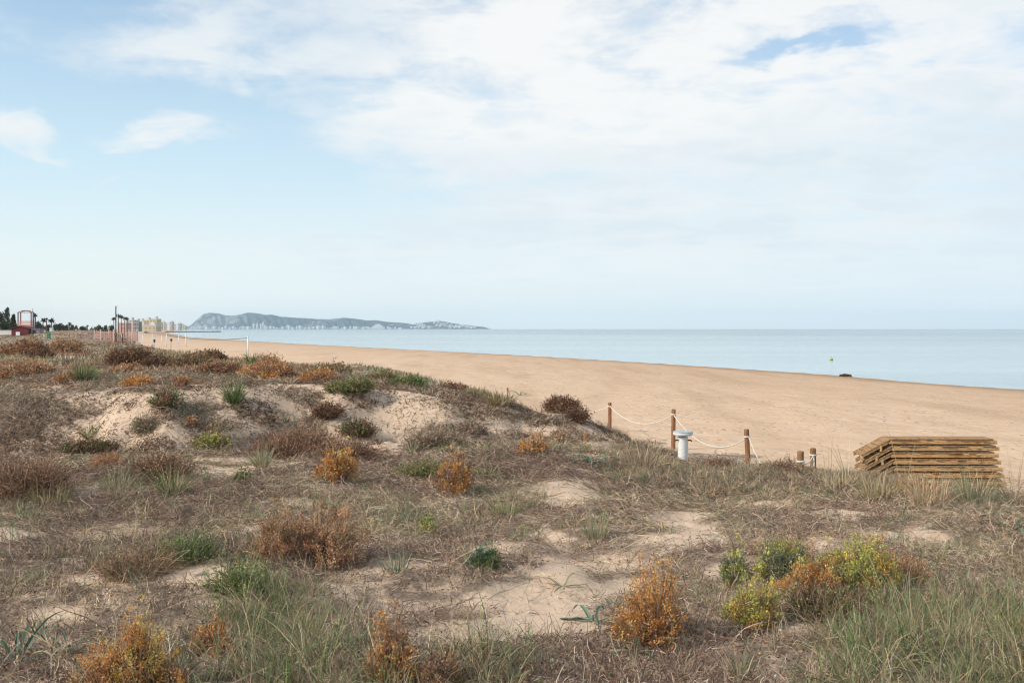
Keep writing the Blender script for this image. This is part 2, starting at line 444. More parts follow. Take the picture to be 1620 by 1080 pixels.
def fn_ground(g, b, out):
    tc = g.n('ShaderNodeTexCoord'); ob = tc.outputs['Object']
    cv = g.n('ShaderNodeAttribute', attribute_name='cover').outputs['Fac']
    wet = g.n('ShaderNodeAttribute', attribute_name='wet').outputs['Fac']
    dune = g.n('ShaderNodeAttribute', attribute_name='dune').outputs['Fac']
    big = g.noise(ob, .09, 4, .55); mid = g.noise(ob, .9, 5, .6); fine = g.noise(ob, 9.0, 6, .7); grain = g.noise(ob, 70.0, 3, .7)
    strm = g.n('ShaderNodeMapping'); g.l(ob, strm.inputs[0]); strm.inputs['Rotation'].default_value = (0, 0, R(24.7)); strm.inputs['Scale'].default_value = (.35, .035, 1)
    streak = g.noise(strm.outputs[0], 1.0, 5, .6)
    sand = g.mix(g.ss(big, .3, .7), (.70, .49, .33), (.76, .545, .38))
    sand = g.mix(g.ss(mid, .35, .72), sand, (.67, .465, .31))
    sand = g.mix(g.m('MULTIPLY', g.ss(fine, .5, .72), .35), sand, (.47, .33, .23))
    sand = g.mix(g.m('MULTIPLY', g.ss(streak, .46, .70), .40), sand, (.44, .29, .18))
    sand = g.mix(g.m('MULTIPLY', g.ss(grain, .55, .8), .2), sand, (.40, .29, .21))
    dsand = g.mix(g.ss(mid, .35, .72), (.63, .465, .335), (.70, .525, .385))
    dsand = g.mix(g.m('MULTIPLY', g.ss(fine, .52, .75), .45), dsand, (.34, .24, .175))
    dsand = g.mix(g.m('MULTIPLY', g.ss(grain, .52, .7), .3), dsand, (.25, .175, .13))
    sand = g.mix(dune, sand, dsand)
    sand = g.mix(wet, sand, (.36, .22, .125))
    lit = g.mix(g.ss(fine, .3, .7), (.13, .092, .068), (.36, .27, .20))
    lit = g.mix(g.ss(mid, .35, .7), lit, (.25, .185, .14))
    lit = g.mix(g.ss(g.noise(ob, 3.3, 5, .65), .48, .64), lit, dsand)
    k = g.ss(g.m('ADD', cv, g.m('MULTIPLY', g.m('SUBTRACT', fine, .5), .9)), .25, .75)
    g.l(g.mix(k, sand, lit), b.inputs['Base Color'])
    b.inputs['Roughness'].default_value = .9
    b.inputs['Specular IOR Level'].default_value = .1
    # footprints, wind ripples and grains
    vr = g.n('ShaderNodeTexVoronoi'); g.l(ob, vr.inputs['Vector']); vr.inputs['Scale'].default_value = 2.4; vr.inputs['Randomness'].default_value = 1
    dent = g.ss(vr.outputs['Distance'], .06, .32)
    mask = g.ss(g.noise(ob, .35, 3, .5), .42, .6)
    hgt = g.m('ADD', g.m('MULTIPLY', dent, g.m('ADD', g.m('MULTIPLY', mask, .10), .03)), g.m('ADD', g.m('MULTIPLY', mid, .12), g.m('ADD', g.m('MULTIPLY', fine, .045), g.m('MULTIPLY', grain, .008))))
    bump(g, b, hgt, 1.0, .75)
M_GROUND = mat('dune_sand', fn_ground)

def fn_sea(g, b, out):
    tc = g.n('ShaderNodeTexCoord'); ob = tc.outputs['Object']
    mp = g.n('ShaderNodeMapping'); g.l(ob, mp.inputs[0]); mp.inputs['Rotation'].default_value = (0, 0, R(20)); mp.inputs['Scale'].default_value = (.35, 1, 1)
    rip = g.noise(mp.outputs[0], 1.3, 6, .6, .3)
    mp2 = g.n('ShaderNodeMapping'); g.l(ob, mp2.inputs[0]); mp2.inputs['Rotation'].default_value = (0, 0, R(24.7)); mp2.inputs['Scale'].default_value = (.16, .022, 1)
    swell = g.noise(mp2.outputs[0], 1.0, 4, .55, .2)
    mp3 = g.n('ShaderNodeMapping'); g.l(ob, mp3.inputs[0]); mp3.inputs['Scale'].default_value = (.0009, .006, 1); mp3.inputs['Rotation'].default_value = (0, 0, R(4))
    slick = g.ss(g.noise(mp3.outputs[0], 1.0, 5, .6, .4), .38, .66)
    sx = g.n('ShaderNodeSeparateXYZ'); g.l(ob, sx.inputs[0])
    off = g.m('ADD', g.m('MULTIPLY', sx.outputs[0], .908), g.m('MULTIPLY', sx.outputs[1], .418))
    calm = g.ss(g.m('ADD', off, g.m('MULTIPLY', swell, 60)), 60, 520, 1.0, 0.0)
    slick = g.m('ADD', g.m('MULTIPLY', slick, .55), g.m('MULTIPLY', calm, .6), clamp=True)
    col = g.mix(slick, (.17, .27, .305), (.30, .42, .45))
    mpf = g.n('ShaderNodeMapping'); g.l(ob, mpf.inputs[0]); mpf.inputs['Rotation'].default_value = (0, 0, R(24.7)); mpf.inputs['Scale'].default_value = (1.6, .09, 1)
    foam = g.m('MULTIPLY', g.ss(g.noise(mpf.outputs[0], 1.0, 5, .65, .3), .56, .66), g.ss(off, 74, 64))
    g.l(g.mix(g.m('MULTIPLY', foam, .75), col, (.75, .78, .78)), b.inputs['Base Color'])
    b.inputs['IOR'].default_value = 1.33; b.inputs['Specular IOR Level'].default_value = .5
    g.l(g.m('ADD', g.m('MULTIPLY', slick, -.10), .20), b.inputs['Roughness'])
    mpw = g.n('ShaderNodeMapping'); g.l(ob, mpw.inputs[0]); mpw.inputs['Rotation'].default_value = (0, 0, R(24.7)); mpw.inputs['Scale'].default_value = (.9, .07, 1)
    lap = g.m('MULTIPLY', g.noise(mpw.outputs[0], 1.0, 4, .5, .3), g.ss(off, 120, 66))
    hgt = g.m('ADD', g.m('ADD', g.m('MULTIPLY', rip, .05), g.m('MULTIPLY', lap, .9)), g.m('MULTIPLY', swell, .55))
    nd = g.n('ShaderNodeBump'); nd.inputs['Distance'].default_value = 1.0
    g.l(g.m('ADD', g.m('MULTIPLY', slick, -.20), .32), nd.inputs['Strength'])
    g.l(hgt, nd.inputs['Height']); g.l(nd.outputs[0], b.inputs['Normal'])
M_SEA = mat('sea_water', fn_sea)

def m_wood(name, a, c, axis=(1, 14, 14), rough=.8):
    def fn(g, b, out):
        tc = g.n('ShaderNodeTexCoord'); v = g.scale(tc.outputs['Object'], axis)
        n = g.noise(v, 3.0, 6, .65, .4); sp = g.noise(tc.outputs['Object'], 14.0, 4, .7)
        col = g.mix(g.ss(n, .32, .68), a, c)
        col = g.mix(g.m('MULTIPLY', g.ss(sp, .58, .72), .75), col, tuple(x * .28 for x in a))
        gy = g.noise(g.scale(tc.outputs['Object'], tuple(k * .35 for k in axis)), 2.2, 4, .6)
        col = g.mix(g.m('MULTIPLY', g.ss(gy, .50, .70), .28), col, (.36, .27, .19))
        cr = g.noise(g.scale(tc.outputs['Object'], tuple(k * 1.6 for k in axis)), 4.0, 3, .5)
        col = g.mix(g.m('MULTIPLY', g.ss(cr, .62, .68), .8), col, (.05, .03, .02))
        g.l(col, b.inputs['Base Color']); b.inputs['Roughness'].default_value = rough
        bump(g, b, g.m('SUBTRACT', n, g.ss(cr, .62, .68)), .008)
    return mat(name, fn)
M_POST = m_wood('weathered_post_wood', (.20, .095, .045), (.37, .20, .105), (14, 14, 1.2))
M_PLANK = m_wood('plank_wood', (.52, .28, .115), (.78, .48, .225), (1.2, 12, 12))
M_DECK = m_wood('deck_wood', (.22, .12, .055), (.48, .29, .14), (12, 1.2, 12))

def fn_paint(g, b, out):
    tc = g.n('ShaderNodeTexCoord'); ob = tc.outputs['Object']
    n = g.noise(g.scale(ob, (1, 1, .5)), 7.0, 6, .65, .3); n2 = g.noise(ob, 22, 4, .6)
    col = g.mix(g.ss(n2, .3, .7), (.86, .84, .80), (.72, .71, .68))
    col = g.mix(g.ss(n, .60, .63), col, (.40, .37, .32))
    g.l(col, b.inputs['Base Color']); b.inputs['Roughness'].default_value = .6
    bump(g, b, g.ss(n, .60, .63, 1, 0), .004)
M_PAINT = mat('peeling_white_paint', fn_paint)
M_CAPTOP = m_plain('pale_concrete', (.50, .55, .57), .7, .2, 12)
M_ROPE = m_plain('white_rope', (.72, .68, .60), .8, .1, 30)
M_DARKMETAL = m_plain('dark_metal', (.06, .06, .065), .5)
M_WHITE = m_plain('white_enamel', (.80, .80, .78), .5, .06, 3)
M_RED = m_plain('red_painted_boards', (.15, .028, .025), .6, .2, 3)
M_REDROOF = m_plain('red_roof_sheet', (.15, .03, .03), .6, .2, 3)
M_REDFRAME = m_plain('red_painted_steel', (.22, .07, .05), .5, .2, 3)
M_ORANGE = m_plain('faded_orange_net', (.74, .40, .32), .7, .2, 2)
M_LILAC = m_plain('grey_lilac_boards', (.30, .25, .29), .7, .15, 3)
M_GREEN = m_plain('green_plastic', (.06, .30, .14), .5, .1, 4)
M_BLUE = m_plain('blue_cloth', (.05, .07, .22), .8)
M_BUOY = m_plain('yellow_green_plastic', (.55, .62, .06), .4, .1, 4)
M_ROCK = m_plain('dark_rock', (.09, .08, .075), .9, .4, .6)
M_WEED = m_plain('dark_seaweed', (.085, .055, .042), .9, .4, 8)

# ------------------------------------------------------------------ ground
def axis(lo, hi, a, b, step, ratio):
    core = list(np.arange(a, b + 1e-6, step)); up = []; s = step; v = core[-1]
    while v < hi: s *= ratio; v += s; up.append(v)
    dn = []; s = step; v = core[0]
    while v > lo: s *= ratio; v -= s; dn.append(v)
    return np.array(dn[::-1] + core + up)

def build_ground():
    xs = axis(-4400, 1200, -15, 14, .10, 1.06); ys = axis(-80, 6800, 2.5, 30, .10, 1.055)
    X, Y = np.meshgrid(xs, ys); Z = terrain_rel(X, Y)
    C = cover(X, Y, Z)
    s = shore_s(X, Y) + (fbm(X * .02, Y * .02, 5, 2) - .5) * 2 * sst(30, 90, Y)
    wet = sst(7, .5, s + (fbm(X * .15, Y * .05, 81, 3) - .5) * 4) * .6 + sst(40, 6, s + (fbm(X * .08, Y * .04, 82, 3) - .5) * 16) * .28
    npj = .908 * X + .418 * Y
    dn = sst(17, 12, npj)
    ny, nx = X.shape
    V = np.stack([X, Y, Z + H], -1).reshape(-1, 3).astype(np.float32)
    i = (np.arange(ny - 1)[:, None] * nx + np.arange(nx - 1)[None, :])
    Q = np.stack([i, i + 1, i + nx + 1, i + nx], -1).reshape(-1, 4).astype(np.int32)
    me = bpy.data.meshes.new('ground')
    me.vertices.add(len(V)); me.vertices.foreach_set('co', V.ravel())
    me.loops.add(Q.size); me.loops.foreach_set('vertex_index', Q.ravel())
    me.polygons.add(len(Q)); me.polygons.foreach_set('loop_start', np.arange(0, Q.size, 4, dtype=np.int32))
    me.update(calc_edges=True)
    me.polygons.foreach_set('use_smooth', np.ones(len(Q), bool))
    for nm, a in (('cover', C), ('wet', wet), ('dune', dn)):
        t = me.attributes.new(nm, 'FLOAT', 'POINT'); t.data.foreach_set('value', a.ravel().astype(np.float32))
    me.materials.append(M_GROUND)
    o = bpy.data.objects.new('ground', me); COL.objects.link(o); tag(o, kind='structure')

build_ground()

def build_sea():
    mb = MB(); mb.v = [(-5000, -700, 0), (8000, -700, 0), (8000, 7500, 0), (-5000, 7500, 0)]; mb.f = [(0, 1, 2, 3)]
    tag(mb.build('sea', M_SEA), kind='structure')
build_sea()

# ------------------------------------------------------------------ hills across the bay
HP = [270, 285, 292, 300, 310, 322, 332, 345, 358, 370, 380, 392, 405, 418, 430, 445, 460, 480, 500, 520, 545, 565, 580, 595, 615, 632, 645, 652, 660, 672, 685, 695, 705, 718, 730, 740, 752, 765, 774, 785]
HR = [523, 521, 518, 515, 506, 496, 493.6, 495.2, 498, 498.6, 496.6, 493.6, 494.4, 497.4, 496.8, 500.5, 501.5, 502.5, 504, 504.4, 501.8, 504, 506.4, 506, 509, 510, 511, 513, 511.5, 509.5, 508.3, 507.5, 508.5, 511, 513, 514, 515.5, 517, 519.5, 523]
DR = 6700.0
def hill_z(p, t):
    """p: bearing as photograph column, t: 0 at the shore foot, 1 at the ridge, 2 behind"""
    top = np.maximum((HY - np.interp(p, HP, HR)) / F * DR + H, -6)
    spur = np.clip(np.abs(fbm(p * .075 + t * 1.1, t * .9 + 4, 91, 4) - .5) * 4.5, 0, 1)
    prof = np.where(t <= 1, np.clip(t, 0, 1) ** (.75 + .9 * (1 - spur)), np.clip(2 - t, 0, 1) ** 1.2)
    z = 2.0 + (top - 2.0) * prof
    z = z * (1 - .5 * (1 - spur) * np.clip(1 - np.abs(t - .5) * 2, 0, 1))
    return np.where(top < 1, -6, z)
def hill_pt(p, t):
    d = 5900 + (DR - 5900) * t
    return (p - CX) / F * d, d, hill_z(p, t)

def fn_hill(g, b, out):
    tc = g.n('ShaderNodeTexCoord'); ob = tc.outputs['Object']
    n = g.noise(ob, .006, 6, .6); n2 = g.noise(ob, .03, 5, .65)
    sp = g.n('ShaderNodeSeparateXYZ'); g.l(ob, sp.inputs[0])
    left = g.ss(g.m('ADD', sp.outputs[0], g.m('MULTIPLY', n, 500)), -1750, -1350)
    scrub = g.mix(g.ss(n2, .35, .65), (.05, .07, .06), (.13, .14, .12))
    rock = g.mix(g.ss(n2, .35, .65), (.30, .26, .24), (.42, .38, .36))
    k = g.ss(g.m('ADD', n, g.m('MULTIPLY', left, -.16)), .38, .50)
    g.l(g.mix(k, scrub, rock), b.inputs['Base Color']); b.inputs['Roughness'].default_value = .95
    b.inputs['Specular IOR Level'].default_value = 0
    bump(g, b, g.m('ADD', n, g.m('MULTIPLY', n2, .4)), 60, 1.0)
M_HILL = mat('scrub_and_limestone', fn_hill)
def build_hills():
    ps = np.arange(262, 792, 1.6); ts = np.linspace(0, 2, 44)
    P, T = np.meshgrid(ps, ts); X, Y, Z = hill_pt(P, T)
    X, Z = np.asarray(X), np.asarray(Z); ny, nx = X.shape
    i = (np.arange(ny - 1)[:, None] * nx + np.arange(nx - 1)[None, :]).ravel()
    me = bpy.data.meshes.new('hills')
    me.from_pydata(np.stack([X, Y + 0 * X, Z], -1).reshape(-1, 3).tolist(), [], np.stack([i, i + 1, i + nx + 1, i + nx], -1).tolist())
    for p in me.polygons: p.use_smooth = True
    me.materials.append(M_HILL); o = bpy.data.objects.new('hills', me); COL.objects.link(o); tag(o, kind='structure')
build_hills()

# ------------------------------------------------------------------ far buildings
def m_facade(name, col, floor=3.0, bay=3.5, glass=(.10, .12, .14)):
    def fn(g, b, out):
        tc = g.n('ShaderNodeTexCoord'); sp = g.n('ShaderNodeSeparateXYZ'); g.l(tc.outputs['Object'], sp.inputs[0])
        fz = g.m('FRACT', g.m('DIVIDE', sp.outputs[2], floor)); fx = g.m('FRACT', g.m('DIVIDE', g.m('ADD', sp.outputs[0], sp.outputs[1]), bay))
        w = g.m('MULTIPLY', g.m('MULTIPLY', g.m('GREATER_THAN', fz, .35), g.m('LESS_THAN', fz, .8)), g.m('MULTIPLY', g.m('GREATER_THAN', fx, .25), g.m('LESS_THAN', fx, .7)))
        n = g.noise(tc.outputs['Object'], .3, 3)
        g.l(g.mix(w, g.mix(n, tuple(c * .9 for c in col), col), glass), b.inputs['Base Color']); b.inputs['Roughness'].default_value = .7
    return mat(name, fn)
FAC = {
    'white': m_facade('white_render', (.86, .85, .83), glass=(.50, .52, .54)), 'pink': m_facade('pinkish_render', (.76, .62, .57), glass=(.45, .42, .42)), 'cream': m_facade('cream_render', (.80, .73, .60), glass=(.42, .40, .36)),
    'yellow': m_facade('yellow_render', (.80, .58, .26), glass=(.42, .33, .2)), 'sand': m_facade('sandy_render', (.66, .54, .38), glass=(.34, .29, .22)), 'grey': m_facade('grey_render', (.34, .34, .36)),
    'red': m_facade('brick_red_render', (.58, .34, .28), glass=(.3, .2, .18)), 'teal': m_facade('teal_render', (.14, .27, .30)), 'beige': m_facade('beige_render', (.66, .56, .46)),
}
M_PALE = m_plain('pale_wall', (.74, .72, .68), .7, .08, .2)
M_TILE = m_plain('clay_tiles', (.36, .17, .11), .8, .2, .4)

def far_block(name, label, group, px, d, w_px, top_row, base_z, fac, seed=0, roof=None, dep=None):
    x = (px - CX) / F * d; w = w_px / F * d; h = (HY - top_row) / F * d + H - base_z
    t = thing(name, label, 'building', (x, d, base_z), 0, group)
    rg = random.Random(seed); dep = dep or min(max(w * .8, 8), 20)
    mb = MB().box((0, 0, h / 2 - .6), (w, dep, h + 1.2))
    mb.build('wall', FAC[fac], t)
    if roof == 'gable':
        MB().prism([(-w * .54, 0), (w * .54, 0), (0, w * .22)], -dep * .54, dep * .54).build('roof', M_TILE, t).location = (0, 0, h + .002)
    else:
        MB().box((0, 0, h + .25), (w * 1.03, dep * 1.03, .5)).box((rg.uniform(-.2, .2) * w, 0, h + 1.6), (w * .3, dep * .4, 2.2)).build('roof', M_PALE, t)
    if w > 9:
        bl = MB()
        for k in range(1, int(h // 3)):
            bl.box((0, -dep / 2 - .55, k * 3.0 + .5), (w * .8, 1.1, 1.0))
        if bl.v: bl.build('balconies', M_PALE, t)
    return t

def build_town():
    G = 3.15
    # blocks along the shore in the middle distance, left to right
    near = [
        ('brick red apartment block behind the orange net fence', 197.5, 14, 511, 'red', 760), ('tall beige block with flat roof beside the brick red block', 210.5, 9, 507, 'beige', 800),
        ('narrow teal ended block next to the yellow apartments', 218.5, 4, 509, 'teal', 860), ('pale yellow block with long balconies between teal end and taller yellow block', 226, 11, 508.5, 'cream', 880),
        ('widest golden yellow apartment block of the seafront row', 236.5, 10, 506.5, 'yellow', 900), ('tallest orange yellow apartment block at the seaward end of the yellow row', 247, 9, 505, 'yellow', 880),
        ('sandy low wing in front of the yellow apartments', 240, 22, 514.5, 'sand', 840),
    ]
    for k, (lb, px, w, top, f, d) in enumerate(near):
        far_block('apartment_block', lb, 'seafront apartment blocks', px, d, w, top, G, f, k, dep=12)
    grey = [(254.5, 5, 510.5, 'beige'), (259, 4, 509.5, 'cream'), (263, 4, 512.5, 'sand'), (267.5, 4.5, 512, 'white'), (272, 4, 509, 'beige'), (276.5, 5, 513, 'sand'), (281, 4, 513, 'white'), (285, 3.6, 512, 'beige'), (289, 4, 514, 'cream'), (293, 3, 515.5, 'sand')]
    nm = {'grey': 'grey', 'cream': 'cream', 'white': 'white', 'beige': 'beige', 'sand': 'sandy'}
    order = ['first', 'second', 'third', 'fourth', 'fifth', 'sixth', 'seventh', 'eighth', 'ninth', 'last']
    for k, (px, w, top, f) in enumerate(grey):
        far_block('town_block', f'{nm[f]} town block, {order[k]} counting from the yellow apartments towards the hill', 'hazy town blocks beyond the yellow apartments', px, 1700 + 25 * (k % 3), w, top, G, f, 40 + k)
    # across the bay
    rg = random.Random(5)
    x = 296.0
    while x < 640:
        if not 586 < x < 611:
            w = rg.choice([2.2, 3.0, 4.5, 7.0]) * rg.uniform(.8, 1.2); hgt = rg.uniform(1.8, 4.6)
            if 452 < x < 462 or 470 < x < 482 or 545 < x < 556: hgt += 1.6
            if 394 < x < 422: hgt = rg.uniform(6, 11.5); w = rg.uniform(2.2, 3.6)
            f = rg.choices(['white', 'white', 'cream', 'pink', 'beige'], [6, 3, 3, 1, 1])[0]
            if 394 < x < 422:
                far_block('tower_block', 'white tower block in the tall cluster under the highest hill', 'towers across the bay', x, 5880, w, 520.4 - hgt, 2.0, 'white', int(x * 10)).rotation_euler.z = -.75
            else:
                far_block('shore_block', 'low pale block at the water under the far hills', 'pale blocks across the bay', x, 5880, w, 520.4 - hgt, 2.0, f, int(x * 10)).rotation_euler.z = rg.uniform(-.95, -.45)
            x += w * .8 + rg.choice([.0, .2, .8, 2.0, 4.0])
        else: x += 4
    t = thing('stepped_hotel', 'broad white stepped building, by far the widest across the bay', 'building', ((598 - CX) / F * 5860, 5860, 2.0))
    for k, (w, h0, h1) in enumerate(((78, -1, 12), (56, 12, 21), (30, 21, 29))):
        MB().box((0, 0, (h0 + h1) / 2), (w, 30 - 6 * k, h1 - h0)).build('storey', FAC['white'], t)
    for k in range(105):
        px = rg.uniform(650, 752); tt = rg.uniform(.1, .9)
        X, Y, Z = (float(v) for v in hill_pt(np.array(px), np.array(tt)))
        if Z < 2: continue
        w = rg.uniform(8, 15); h = rg.uniform(6, 11)
        f = rg.choices(['white', 'pink', 'cream'], [5, 2, 2])[0]
        lb = {'white': 'white villa on the low headland at the end of the hills', 'pink': 'pinkish villa on the low headland at the end of the hills', 'cream': 'cream villa on the low headland at the end of the hills'}[f]
        t = thing('hillside_villa', lb, 'house', (X, Y, Z), rg.uniform(-1.0, -.4), 'villas on the headland')
        MB().box((0, 0, h / 2 - 2), (w, w, h + 4)).build('wall', FAC[f], t)
        MB().prism([(-w * .56, 0), (w * .56, 0), (0, w * .2)], -w * .56, w * .56).build('roof', M_PALE, t).location = (0, 0, h + .01)
    t = thing('lighthouse', 'slim white tower near the tip of the low headland', 'tower', ((728 - CX) / F * 6100, 6100, 8))
    MB().lathe([(4, -8), (3.4, 16), (4.2, 16.2), (4.2, 17)], n=12).build('shaft', FAC['white'], t)
    MB().lathe([(2.4, 0), (2.4, 3), (.3, 5)], (0, 0, 17.01), 12).build('lantern', M_PALE, t)
    # breakwater and kiosk
    rg2 = np.random.default_rng(3); mb = MB()
    for k in range(150):
        px = 262 + 88 * k / 150; d = 1230 + 60 * k / 150; x = (px - CX) / F * d; r = rg2.uniform(1.0, 2.2) * (1.5 if px < 275 else 1)
        n = 6; prof = [(r * .7, -.8), (r, .3), (r * .75, 1.1 * rg2.uniform(.6, 1.3)), (r * .2, 1.5)]
        mb.lathe(prof, (x, d + rg2.uniform(-3, 3), rg2.uniform(-.9, -.1)), n, .25, k)
    tag(mb.build('breakwater', M_ROCK), 'long low breakwater of dark rocks running out into the sea', 'breakwater')
    d = 880; x, y, z = at(231.5, 525.4, d)
    z = ground(x, d) if shore_s(x, d) > 2 else z
    t = thing('kiosk', 'small white kiosk alone on the sand before the yellow apartments', 'kiosk', (x, d, z))
    MB().box((0, 0, 1.5), (3.0, 3.0, 3.4)).build('wall', M_WHITE, t); MB().box((0, 0, 3.3), (3.5, 3.5, .25)).build('roof', M_PALE, t)
    MB().box((.3, -1.53, .9), (.9, .06, 2.0)).build('door', M_DARKMETAL, t)
build_town()

# ------------------------------------------------------------------ trees on the left
def leaf_cloud(geo, cen, rad, n, L, pal, rng, down=0.0):
    u = unit(rng.normal(size=(n, 3))); r = rng.uniform(.35, 1.0, (n, 1)) ** .6
    lump = 1 + .35 * np.sin(u[:, :1] * 5 + cen[0]) * np.cos(u[:, 2:3] * 4 + cen[2])
    P = np.array(cen) + u * np.array(rad) * r * lump
    D = unit(u + rng.normal(size=(n, 3)) * .8 - np.array([0, 0, down]))
    geo.leaves(P, D, rng.uniform(.6, 1.3, n) * L, rng.uniform(.5, 1.0, n) * L * .6, pick(pal, n, rng))

PAL_TREE = [(.05, .075, .04), (.08, .10, .055), (.035, .055, .03), (.11, .12, .075)]
PAL_PALM = [(.05, .065, .03), (.08, .085, .045), (.10, .085, .05)]
def tree(kind, px, top, w_px, d, label, group, seed):
    rng = np.random.default_rng(seed)
    x = (px - CX) / F * d; gz = ground(x, d); h = (HY - top) / F * d + H - gz; w = w_px / F * d
    t = thing({'pine': 'pine_tree', 'palm': 'palm_tree', 'round': 'leafy_tree'}[kind], label, 'tree', (x, d, gz), 0, group)
    g = Geo(); tr = Geo()
    brown = np.array([[.12, .09, .07]])
    if kind == 'pine':
        MB().tube([(0, 0, -.2), (0, 0, h * .5), (0, 0, h * .96)], [.16, .1, .02], 7).build('trunk', M_POSTDARK, t)
        for k in range(16):
            z = h * (.16 + .8 * k / 16); r = w * .5 * (1.05 - (z / h)) * rng.uniform(.8, 1.15) + .12
            for j in range(6):
                a = rng.uniform(0, 6.28); leaf_cloud(g, (math.cos(a) * r * .6, math.sin(a) * r * .6, z + rng.uniform(-.1, .1)), (r * .5, r * .5, .22), 26, .28, PAL_TREE, rng)
    elif kind == 'palm':
        bend = rng.uniform(-.25, .25)
        MB().tube([(0, 0, -.2), (bend * .4, 0, h * .45), (bend, 0, h - w * .35)], [.22, .16, .13], 7).build('trunk', M_POSTDARK, t)
        n = 34; a = rng.uniform(0, 6.28, n); e = rng.uniform(-.5, 1.3, n)
        D = np.stack([np.cos(a) * np.cos(e), np.sin(a) * np.cos(e), np.sin(e)], 1)
        P = curve_pts(np.tile([[bend, 0, h - w * .38]], (n, 1)), D, np.full(n, w * .62), 5, .55, .04, rng)
        for o in (-1, 1):
            s = unit(np.cross(D, [0, 0, 1.0])) ; W = np.array([.10, .42, .5, .36, .05])[None] * w * .34 * np.ones((n, 1))
            g.ribbons(P, W, unit(s + np.array([0, 0, .5 * o])), pick(PAL_PALM, n, rng))
    else:
        MB().tube([(0, 0, -.2), (.1, 0, h * .4), (0, .1, h * .7)], [.2, .14, .06], 7).build('trunk', M_POSTDARK, t)
        for k in range(9):
            a = rng.uniform(0, 6.28); rr = rng.uniform(0, .32) * w
            leaf_cloud(g, (math.cos(a) * rr, math.sin(a) * rr, h * rng.uniform(.35, .82)), (w * .24, w * .24, h * .19), 130, .4, PAL_TREE, rng)
    g.build('crown', M_LEAF, t)
M_POSTDARK = m_plain('bark', (.13, .10, .08), .9, .3, 3)

def build_trees():
    T = [('pine', 11.5, 484, 17, 226, 'tallest dark conical pine left of the red hut'), ('pine', 21, 496, 12, 222, 'smaller dark conical pine right beside the red hut'),
         ('round', 1, 492, 16, 236, 'dense round tree at the far edge beside the tall pine'),
         ('round', 7, 509, 15, 216, 'low bushy tree in front of the tall conical pine'), ('round', 24, 511, 10, 230, 'low bushy tree just behind the red hut gable'),
         ('palm', 55.5, 496, 8, 250, 'tall thin palm right behind the red steel tower'), ('palm', 67, 504, 9, 290, 'palm with a full reddish brown crown past the grey annexe'),
         ('palm', 73.5, 503, 5.5, 320, 'slim palm with a tiny crown between two fuller palms'), ('palm', 81, 504, 10, 300, 'palm with broad crown over the low bushy trees'),
         ('palm', 110, 510.5, 7, 330, 'lone palm rising from the middle of the treeline'), ('palm', 138, 514.5, 4, 420, 'very small palm at the thin end of the treeline'),
         ('palm', 180.5, 502, 7, 420, 'grey palm directly behind the dark wooden pole'), ('palm', 188, 497.5, 8, 380, 'highest palm of the grey row beside the dark pole'),
         ('palm', 192.5, 499, 8, 400, 'second highest palm of the grey row'), ('palm', 197, 501, 7, 420, 'third palm of the grey row, over the brick red block'), ('palm', 201, 502.5, 6, 440, 'last and lowest palm of the grey row')]
    for k, a in enumerate(T):
        tree(*a[:5], a[5], {'pine': 'conical pines', 'palm': 'palms behind the dunes', 'round': 'bushy trees'}[a[0]], 100 + k)
    lows = [(60, 509, 10), (66, 513, 9), (76, 512.5, 9), (88, 511.5, 11), (93, 510, 9), (99, 514, 9), (105, 514.5, 7), (114, 513.5, 8), (121, 515.5, 8), (128, 516, 9), (134, 516, 8), (145, 517.5, 7), (152, 516, 7), (157, 513.5, 6), (161, 515.5, 6), (167, 514, 6), (173, 515, 7), (178, 513, 6)]
    for k, (px, top, w) in enumerate(lows):
        tree('round', px, top, w, 330 + 12 * (k % 4), 'low dark bushy tree in the hazy treeline behind the dunes', 'low trees of the treeline', 200 + k)
build_trees()

